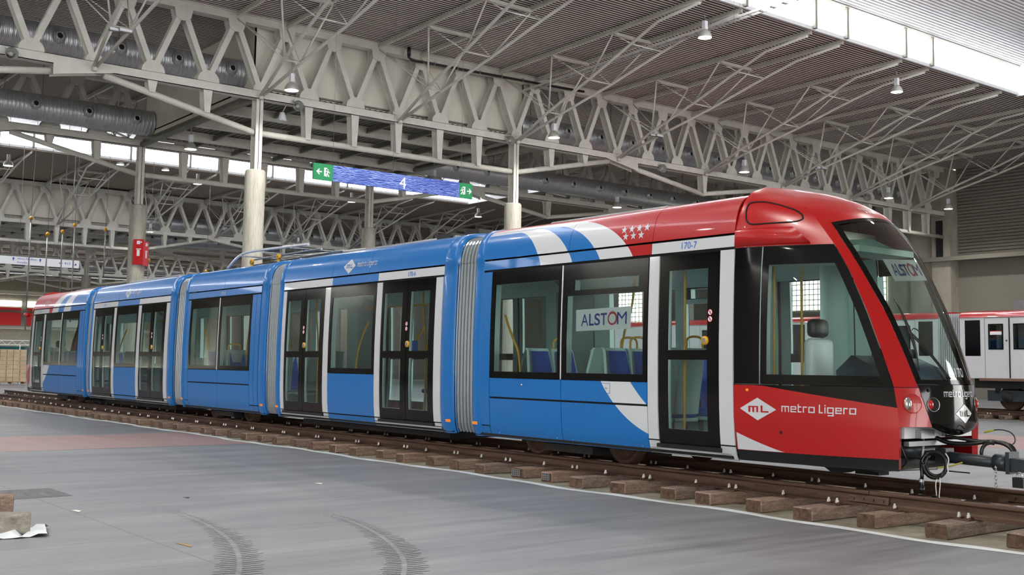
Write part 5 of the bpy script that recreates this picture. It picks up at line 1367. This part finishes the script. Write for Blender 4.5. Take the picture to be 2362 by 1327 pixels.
def loop(c, r, t0, t1, tail=(), rad=.019, name='brake_hose', mat='hose_black'):
    c = Vector(c); pts = [c + U * r * math.cos(a) + Zv * r * math.sin(a) * 1.05 + U.cross(Zv) * .02 * math.sin(a * .5) for a in lsp(t0, t1, 22)]
    return MB().tube(pts + [Vector(q) for q in tail], rad, 8).build(name, mat, cp)
loop((-6.45, 10.62, .595), .125, 2.9, 2.9 + 2 * math.pi * 1.05, [(-6.53, 10.52, .5), (-6.535, 10.515, .42)])
loop((-6.45, 10.64, .60), .11, 2.2, 2.2 + 2 * math.pi, [], .017)
MB().lathe([(0, .0), (.03, .0), (.032, .07), (.024, .075), (.024, .11), (.018, .13)], (-6.535, 10.515, .30), 12).build('hose_plug', 'hose_black', cp)
MB().lathe([(.026, 0), (.026, .03)], (-6.535, 10.515, .42), 12).build('plug_collar', 'chrome', cp)
for dx in (0, .03): MB().tube(smooth_path([(-6.42 + dx, 10.62, .47), (-6.43 + dx * 1.8, 10.6, .40), (-6.42 + dx, 10.6, .30), (-6.42 + dx, 10.6, .27)], 2), .005, 5).build('tie_string', 'tag_white', cp)
MB().tube(smooth_path([(-6.36, 10.68, .72), (-6.33, 10.70, .66), (-6.35, 10.69, .58), (-6.34, 10.7, .52)], 2), .006, 5).build('tie_string', 'tag_white', cp)
MB().box((-6.45, 10.56, .22), (-6.40, 10.62, .29)).build('hose_plug', 'hose_black', cp)
MB().tube(smooth_path([(-6.60, 10.9, .86), (-6.5, 11.0, .80), (-6.35, 11.15, .80), (-6.2, 11.25, .84), (-6.0, 11.3, .82), (-5.93, 11.3, .72), (-5.96, 11.2, .62)], 3), .024, 8).build('brake_hose', 'hose_black', cp)
MB().tube(smooth_path([(-6.55, 11.0, .88), (-6.3, 11.2, .83), (-6.1, 11.25, .84), (-5.95, 11.25, .78), (-5.9, 11.2, .66), (-5.98, 11.1, .62)], 3), .018, 8).build('brake_hose', 'hose_black', cp)
loop((-6.16, 11.2, .72), .10, 1.2, 4.4, [], .020)
MB().tube(smooth_path([(-6.25, 11.25, .93), (-6.1, 11.3, .97), (-5.98, 11.35, .93), (-5.96, 11.35, .82), (-6.05, 11.3, .80)], 3), .007, 6).build('control_cable', 'hose_black', cp)
MB().tube([(-6.25, 11.25, .925), (-6.16, 11.28, .955)], .012, 6).build('cable_ferrule', 'wire_yellow', cp)
MB().tube(smooth_path([(-6.9, 10.5, .56), (-6.8, 10.55, .53), (-6.6, 10.7, .55), (-6.45, 10.8, .56), (-6.3, 10.9, .62)], 3), .009, 6).build('earth_cable', 'wire_yellow', cp)
MB().tube(smooth_path([(-6.75, 10.45, .9), (-6.7, 10.45, .7), (-6.68, 10.5, .62), (-6.75, 10.5, .55)], 3), .009, 6).build('control_cable', 'hose_black', cp)
MB().tube([(-7.08, 10.5, .49), (-6.42, 10.62, .565)], .014, 8).tube([(-6.62, 10.66, .57), (-6.62, 10.7, .86)], .016, 6).build('guard_rod', 'grey_metal', cp)
MB().tube([(-6.45, 10.8, .53), (-6.22, 10.9, .52)], .008, 6).build('pin_lever', 'black_plastic', cp)
MB().box((-7.6, 10.9, .40), (-7.3, 11.1, .52)).prism([(-7.75, 10.45, .52), (-7.2, 10.45, .52), (-7.45, 10.45, .44), (-7.6, 10.45, .44)], (0, .15, 0)).build('track_brake', 'under_black', tram)
struct_note = None
# boards behind the glass
def board(name, P4, txt_h, label, thick):
    tl, tr_, br, bl = [Vector(p) for p in P4]; ctr = (tl + tr_ + br + bl) / 4
    root = thing(name, ctr, label, 'sign board')
    n = (tr_ - tl).cross(bl - tl).normalized(); n = n if n.dot(Vector((.5, -.8, 0))) > 0 else -n
    m = MB(); a = [tl, tr_, br, bl]; m.add([p for p in a] + [p - n * thick for p in a], [(0, 1, 2, 3), (7, 6, 5, 4), (0, 1, 5, 4), (1, 2, 6, 5), (2, 3, 7, 6), (3, 0, 4, 7)]); m.build('board_sheet', 'sign_white', root)
    def Q(u, v): return tuple(tl.lerp(tr_, u).lerp(bl.lerp(br, u), 1 - v) + n * .003)
    wA, hh = 0.74, txt_h
    blue, x = MB(), .10
    for ch, w_ in (('A', .15), ('L', .10), ('S', .115), ('T', .125), ('O', .17), ('M', .19)):
        if ch == 'O':
            m = MB(); c = (x + w_ / 2, .5); N = 28
            m.grid([[Q(c[0] + r * w_ * .5 * math.cos(a + .5), c[1] + r * hh * .55 * math.sin(a + .5)) for a in [2 * math.pi * i / N for i in range(N + 1)]] for r in (.72, .98)])
            m.grid([[Q(c[0] + (.72 + k * .5) * w_ * .5 * math.cos(a) , c[1] + (.80 + k * .5) * hh * .55 * math.sin(a)) for a in lsp(-.9, 2.3, 14)] for k in (.44, .62)])
            m.build('logo_ring', 'alstom_red', root)
        else:
            v, f = text_geo(ch, 1.0, 1.0, 0.0 if ch in 'MA' else .018); x0 = min(p[0] for p in v); x1 = max(p[0] for p in v); y1 = max(p[1] for p in v); y0 = min(p[1] for p in v)
            blue.add([Q(x + (p[0] - x0) / (x1 - x0) * w_ * .9, .5 - hh / 2 + (p[1] - y0) / (y1 - y0) * hh) for p in v], f)
        x += w_ * 1.0
    blue.build('logo_letters', 'alstom_blue', root)
def on(u_, d): return tuple(EYE + (Vector(u_) - EYE) * d)
board('sign_board', [(-11.28, 9.93, 2.315), (-10.22, 9.93, 2.335), (-10.23, 9.93, 2.045), (-11.28, 9.93, 2.03)], .55, 'white lettered board inside the rear passenger window beside the single door', .004)
def wsp(u_, x_): return (u_[0], u_[1], u_[2])
board('sign_board', [pt(cfront, .36, 2.80, -.05), pt(cfront, -.38, 2.84, -.05), pt(cfront, -.40, 2.60, -.05), pt(cfront, .34, 2.55, -.05)], .55, 'white lettered board behind the top of the cab windscreen', .004)
# ---------------------------------------------------------------- tracks
def rail_profile(y, z0):
    h = .155
    half = [(.070, 0), (.070, .011), (.028, .028), (.010, .045), (.010, .105), (.030, .118), (.036, .126), (.036, .145), (.030, h)]
    return [(y + a, z0 + b) for a, b in half] + [(y - a, z0 + b) for a, b in half[::-1]]
def rail(xa, xb, y, label, group, z0=.149, plates=()):
    pr = rail_profile(y, z0); mb = MB(); n = len(pr)
    mb.add([(xa, a, b) for a, b in pr] + [(xb, a, b) for a, b in pr], [(i, (i + 1) % n, n + (i + 1) % n, n + i) for i in range(n)] + [tuple(range(n))[::-1], tuple(range(n, 2 * n))])
    o = tag(mb.build('rail', 'rail_rust'), label, 'rail', group)
    for a, b, s in plates:
        f = MB().prism([(a, y + s * .012, z0 + .034), (a, y + s * .05, z0 + .034), (a, y + s * .034, z0 + .10), (a, y + s * .012, z0 + .112)], (b - a, 0, 0)).build('fish_plate', 'rail_rust', o)
        for k in range(4): MB().lathe([(.014, .0), (.014, -.02), (0, -.02)], (a + (b - a) * (k + .5) / 4, y + s * .04, z0 + .07), 6, 'y', 0, False).build('fish_bolt', 'rail_rust', f)
    return o
rail(-48, -6.96, 10.2465, 'long rusty near rail of the tram track, nearest the camera', 'tram track rails', plates=((-7.2, -6.72, -1),))
rail(-6.95, -2.4, 10.2465, 'short rusty near rail beyond the joint under the coupler', 'tram track rails')
rail(-48, -5.95, 11.7535, 'long rusty rail on the far side of the tram track', 'tram track rails', plates=((-6.25, -5.65, -1),))
rail(-5.94, -2.4, 11.7535, 'short rusty far rail past the coupler', 'tram track rails')
# white-edged membrane laid under the sleepers
mm = MB(); rows = []
for i in range(160):
    x = -48 + i * .29; e = 9.43 + .05 * math.sin(x * 1.3) + .03 * math.sin(x * 3.7 + 1); w = .006 + .012 * max(0, math.sin(x * 4.3))
    rows.append([(x, e, .003), (x, e + .06, w + .004), (x, e + .13, .004), (x, 11, .003), (x, 12.55, .004), (x, 12.65, .008)])
mm.grid(rows, mf=lambda i, j: 1 if j in (0, 1, 4) else 0)
tag(mm.build('track_membrane', ['membrane', 'plastic_sheet']), 'olive sheet with pale folded edge lying under the timber sleepers', 'sheet')

def sleeper_mesh(k, yc, L, nm='sleeper'):
    rnd = random.Random(k); w, h = .235, .138; bm = bmesh.new()
    bmesh.ops.create_cube(bm, size=1.0)
    bmesh.ops.subdivide_edges(bm, edges=[e for e in bm.edges if abs(e.verts[0].co.y - e.verts[1].co.y) > .5], cuts=4)
    for v in bm.verts: v.co = Vector((v.co.x * w, v.co.y * L, (v.co.z + .5) * h))
    bmesh.ops.bevel(bm, geom=[e for e in bm.edges if len(e.link_faces) == 2 and e.calc_face_angle() > 1], offset=.012, segments=1, affect='EDGES')
    for v in bm.verts:
        v.co.x += rnd.uniform(-.007, .007); v.co.y += rnd.uniform(-.006, .006) if abs(v.co.y) > L * .45 else 0; v.co.z += rnd.uniform(-.006, .004) if v.co.z > .05 else 0
    me = bpy.data.meshes.new(nm); bm.to_mesh(me); bm.free()
    me.materials.append(MAT['sleeper_wood']); me.materials.append(MAT['sleeper_end'])
    for p in me.polygons:
        if abs(p.normal.y) > .85: p.material_index = 1
    return me
SM = [sleeper_mesh(i, 0, 2.72) for i in range(7)]
def cached(fn, mat, key):
    if key not in CACHE:
        o = fn().build('piece', mat); CACHE[key] = o.data; bpy.data.objects.remove(o)
    return CACHE[key]
def child(name, me, parent, loc):
    o = bpy.data.objects.new(name, me); COL.objects.link(o); o.parent = parent; o.location = loc; return o
plate_me = cached(lambda: MB().box((-.09, -.17, 0), (.09, .17, .012)), 'rail_rust', 'bp')
bolt_me = cached(lambda: MB().lathe([(.018, 0), (.018, .028), (.012, .03), (.012, .048), (0, .05)], (0, 0, 0), 6, 'z', 0, False), 'zinc_bolt', 'bolt')
clip_me = cached(lambda: MB().box((-.03, -.03, 0), (.03, .03, .016)), 'rail_rust', 'clip')
KN = {3: 'with a nail plate on its end', 4: 'with a nail plate on its cracked end'}
tone = ['reddish', 'grey-brown', 'dark', 'pale split', 'brown', 'rough', 'greyish']
def sleeper(i, x, yc, label, group, near_lab=True, jit=True):
    r = random.Random(i * 31 + int(yc)); me = SM[r.randrange(7)]
    o = bpy.data.objects.new('sleeper', me); COL.objects.link(o); o.location = (x, yc + (r.uniform(-.08, .08) if jit else 0), .004); o.rotation_euler = (0, 0, r.uniform(-.035, .035)); o.scale = (r.uniform(.9, 1.15), 1, 1)
    tag(o, label, 'sleeper', group)
    for s in (-1, 1):
        yy = s * .7535
        child('base_plate', plate_me, o, (0, yy, .136))
        for sd in (-1, 1):
            for dx in ((-.05, .05) if (i % 2 == 0) else (0,)):
                child('rail_clip', clip_me, o, (dx, yy + sd * .085, .150)); child('clip_bolt', bolt_me, o, (dx, yy + sd * .1, .160))
    return o
END = [-13.68, -12.96, -12.26, -11.58, -10.82, -10.12, -9.40, -8.76, -8.02, -7.28, -6.62, -5.86, -5.12]
xs_ = [-2.9, -3.65, -4.4] + END[::-1]
while xs_[-1] > -47: xs_.append(xs_[-1] - .725)
for i, x in enumerate(xs_):
    t = tone[(i * 5) % 7]; extra = ''
    o = sleeper(i, x, 11.0, '%s timber sleeper of the tram track, %s from the coupler end' % (t, nth(i)), 'sleepers of the tram track')
    if abs(x + 12.26) < .01 or abs(x + 11.58) < .01:
        np_ = MB()
        for a in range(5): np_.box((-.085 + a * .038, -1.372, .03), (-.073 + a * .038, -1.366, .125))
        for b in range(4): np_.box((-.09, -1.371, .035 + b * .027), (.085, -1.366, .042 + b * .027))
        g = np_.build('nail_plate', 'grey_metal'); g.parent = o
        o['label'] = ('weathered timber sleeper with a gridded nail plate on its end, %s from the coupler end' % nth(i))
# loose timbers in the near corner
for i, (x, y, rz, z, ln, lb) in enumerate(((-10.65, 2.29, R(-14.5), .012, 1.0, 'loose pale timber lying on plastic at the lower left, the nearer one'), (-12.09, 2.51, R(-14.5), .012, 1.0, 'loose dark timber at the lower left, behind the paler one'))):
    bm = bmesh.new(); bm.from_mesh(SM[i + 2]); me = bpy.data.meshes.new('loose_timber')
    for v in bm.verts: v.co.y *= .42; v.co.z *= 1.3
    bm.to_mesh(me); bm.free(); me.materials.clear(); me.materials.append(MAT['loose_wood' if i == 0 else 'sleeper_wood']); me.materials.append(MAT['sleeper_end'])
    o = bpy.data.objects.new('loose_timber', me); COL.objects.link(o); o.location = (x, y, z); o.rotation_euler = (0, 0, rz); tag(o, lb, 'timber', 'loose timbers')
# litter on the slab
for i, (x, y, a, b, m, lb) in enumerate(((-11.9, 3.62, .16, .03, 'tag_white', 'scrap of white paper on the floor left of the joint line'), (-9.35, 3.72, .28, .015, 'pallet_wood', 'thin wood splinter on the floor across the joint line'), (-13.0, 7.0, .12, .02, 'tag_white', 'small pale scrap on the floor towards the red band'), (-12.4, 5.0, .10, .02, 'black_plastic', 'small dark scrap on the floor before the tyre marks'))):
    o = MB().prism([(x, y, .004), (x + a, y + .02, .004), (x + a * .9, y + b + .02, .012), (x + .02, y + b, .006)], (0, 0, .003)).build('litter_scrap', m); tag(o, lb, 'scrap', 'litter on the slab')

# second track and the red and white train
rail(-48, 6, 36.75, 'near rail of the far track under the red and white train', 'far track rails'); rail(-48, 6, 38.25, 'far rail of the far track under the red and white train', 'far track rails')
for i in range(28): sleeper(i + 200, -11.5 - i * .725, 37.5, 'timber sleeper of the far track, %s from the right' % nth(i), 'sleepers of the far track')
tag(MB().box((-48, 35.95, .001), (6, 39.0, .004)).build('track_membrane', 'membrane'), 'olive sheet under the far track of the red and white train', 'sheet')
mt = thing('metro_train', (-15, 37.5, .303), 'red-roofed white train standing on the far track behind the tram cab', 'train')
def mside(mb, x0, x1, z0, z1, s, mi=0, off=0):
    y = 37.5 - s * (1.3 + off); mb.add([(x0, y, z0), (x1, y, z0), (x1, y, z1), (x0, y, z1)], [(0, 1, 2, 3)], mi)
def metro_car(x0, x1, wins, doors):
    body = MB()
    for s in (1, -1):
        X = [x0]; cuts = sorted([(a, b, 2.16, 3.35) for a, b in wins] + [(a, b, 2.39, 3.20) for d in doors for a, b in d[1]])
        u = x0
        for a, b, z0, z1 in cuts:
            mside(body, u, a, 1.38, 3.47, s); mside(body, a, b, 1.38, z0, s); mside(body, a, b, z1, 3.47, s); u = b
        mside(body, u, x1, 1.38, 3.47, s)
    for x in (x0, x1): body.add([(x, 36.2, 1.38), (x, 38.8, 1.38), (x, 38.8, 3.47), (x, 36.2, 3.47)], [(0, 1, 2, 3)])
    body.add([(x0, 36.2, 1.38), (x1, 36.2, 1.38), (x1, 38.8, 1.38), (x0, 38.8, 1.38)], [(0, 1, 2, 3)])
    b = body.build('train_body', 'metro_white', mt)
    r = MB(); pr = [(36.17, 3.46), (36.2, 3.54), (36.32, 3.64), (36.6, 3.70), (37.5, 3.74), (38.4, 3.70), (38.68, 3.64), (38.8, 3.54), (38.83, 3.46)]
    r.grid([[(x, y, z) for y, z in pr] for x in (x0, x1)]); r.add([(x0, y, z) for y, z in pr], [tuple(range(9))]); r.add([(x1, y, z) for y, z in pr], [tuple(range(9))]); r.build('train_roof', 'metro_red', mt)
    for a, bb in wins:
        for s in (1, -1):
            f = MB(); mside(f, a - .02, bb + .02, 2.14, 3.37, s, 0, .004); f.build('train_window', 'tram_black', mt)
    for (da, db), panes in doors:
        for s in (1, -1):
            sil = MB().box((da - .2, 37.5 - s * 1.3 - .05, 1.30), (db + .2, 37.5 - s * 1.3 + .05, 1.39)).build('door_sill', 'sill_brown', mt)
            mid = (da + db) / 2
            g = MB(); mside(g, mid - .025, mid + .025, 1.4, 3.42, s, 0, .006); d = g.build('door_joint', 'gap_black', mt)
            g = MB(); 
            for xx in (da, db): mside(g, xx - .008, xx + .008, 1.4, 3.44, s, 0, .004)
            mside(g, da, db, 3.425, 3.44, s, 0, .004); g.build('door_outline', 'grey_metal', mt)
            for a, bb in panes:
                f = MB(); y = 37.5 - s * 1.304
                for q in ((a - .03, a + .01, 2.36, 3.23), (bb - .01, bb + .03, 2.36, 3.23), (a, bb, 2.36, 2.40), (a, bb, 3.19, 3.23)): f.box((q[0], y - .01, q[2]), (q[1], y + .01, q[3]))
                w = f.build('door_window', 'tram_black', mt); g = MB(); mside(g, a, bb, 2.39, 3.2, s); g.build('pane', 'tram_glass', w)
            MB().lathe([(0, -.012), (.035, -.01), (.035, 0)], (mid - .1, 37.5 - s * 1.3, 2.66), 12, 'y').build('open_button', 'green_dot', d)
    MB().box((x0 + .4, 36.4, 1.05), (x1 - .4, 38.6, 1.38)).build('train_underframe', 'under_black', mt)
    inn = MB(); inn.box((x0 + .05, 36.25, 1.40), (x1 - .05, 38.75, 1.44)); inn.box((x0 + .05, 36.25, 3.40), (x1 - .05, 38.75, 3.44)); inn.build('train_interior', 'interior_grey', mt)
metro_car(-20.93, -4.0, [(-20.72, -20.20), (-15.2, -13.9)], [((-20.02, -18.28), [(-19.86, -19.39), (-18.98, -18.5)]), ((-11.5, -9.8), [(-11.34, -10.87), (-10.46, -9.98)])])
metro_car(-38.5, -21.78, [(-22.5, -21.98), (-28.8, -27.5), (-36, -34.7)], [((-24.4, -22.66), [(-24.24, -23.77), (-23.36, -22.88)]), ((-33, -31.3), [(-32.84, -32.37), (-31.96, -31.48)])])
bl = MB()
for i in range(11):
    x = -21.76 + i * .08; bl.box((x, 36.28, 1.5), (x + .022, 38.72, 3.62), 0)
bl.build('gangway_hoop', 'metro_white', mt); MB().box((-21.8, 36.4, 1.5), (-20.9, 38.6, 3.58)).build('gangway_bellows', 'gap_black', mt)
MB().box((-19.18, 36.6, 3.70), (-15.5, 38.4, 4.02)).build('roof_unit', 'grey_metal', mt)
pst = MB(); mside(pst, -19.83, -19.42, 2.86, 2.97, 1, 0, .003); q = pst.build('window_sticker', 'sign_white', mt); g = MB(); mside(g, -19.83, -19.42, 2.97, 2.99, 1, 0, .003); g.build('sticker_band', 'fire_red', q)
for cx in (-18.4, -6.5, -24.4, -36):
    g = MB().box((cx - 1.7, 36.45, .62), (cx + 1.7, 36.62, .98)).box((cx - 1.7, 38.38, .62), (cx + 1.7, 38.55, .98)).box((cx - .3, 36.45, .55), (cx + .3, 38.55, 1.05)); bg = g.build('bogie', 'coupler_grey', mt)
    for dx in (-1.0, 1.0):
        for y, sd in ((36.75, 1), (38.25, -1)):
            MB().lathe([(0, -.08), (.14, -.1), (.2, -.06), (.36, -.05), (.41, -.06), (.42, .04), (.45, .07), (.0, .07)] if sd > 0 else [(0, .08), (.14, .1), (.2, .06), (.36, .05), (.41, .06), (.42, -.04), (.45, -.07), (0, -.07)], (cx + dx, y, .73), 26, 'y').build('wheel', 'wheel_rust', bg)
        MB().lathe([(0, -.16), (.16, -.14), (.19, 0)], (cx + dx, 36.5, .75), 14, 'y').tube([(cx + dx - .35, 36.5, .9), (cx + dx - .35, 36.5, 1.2)], .09, 8).build('axle_box', 'under_black', bg)
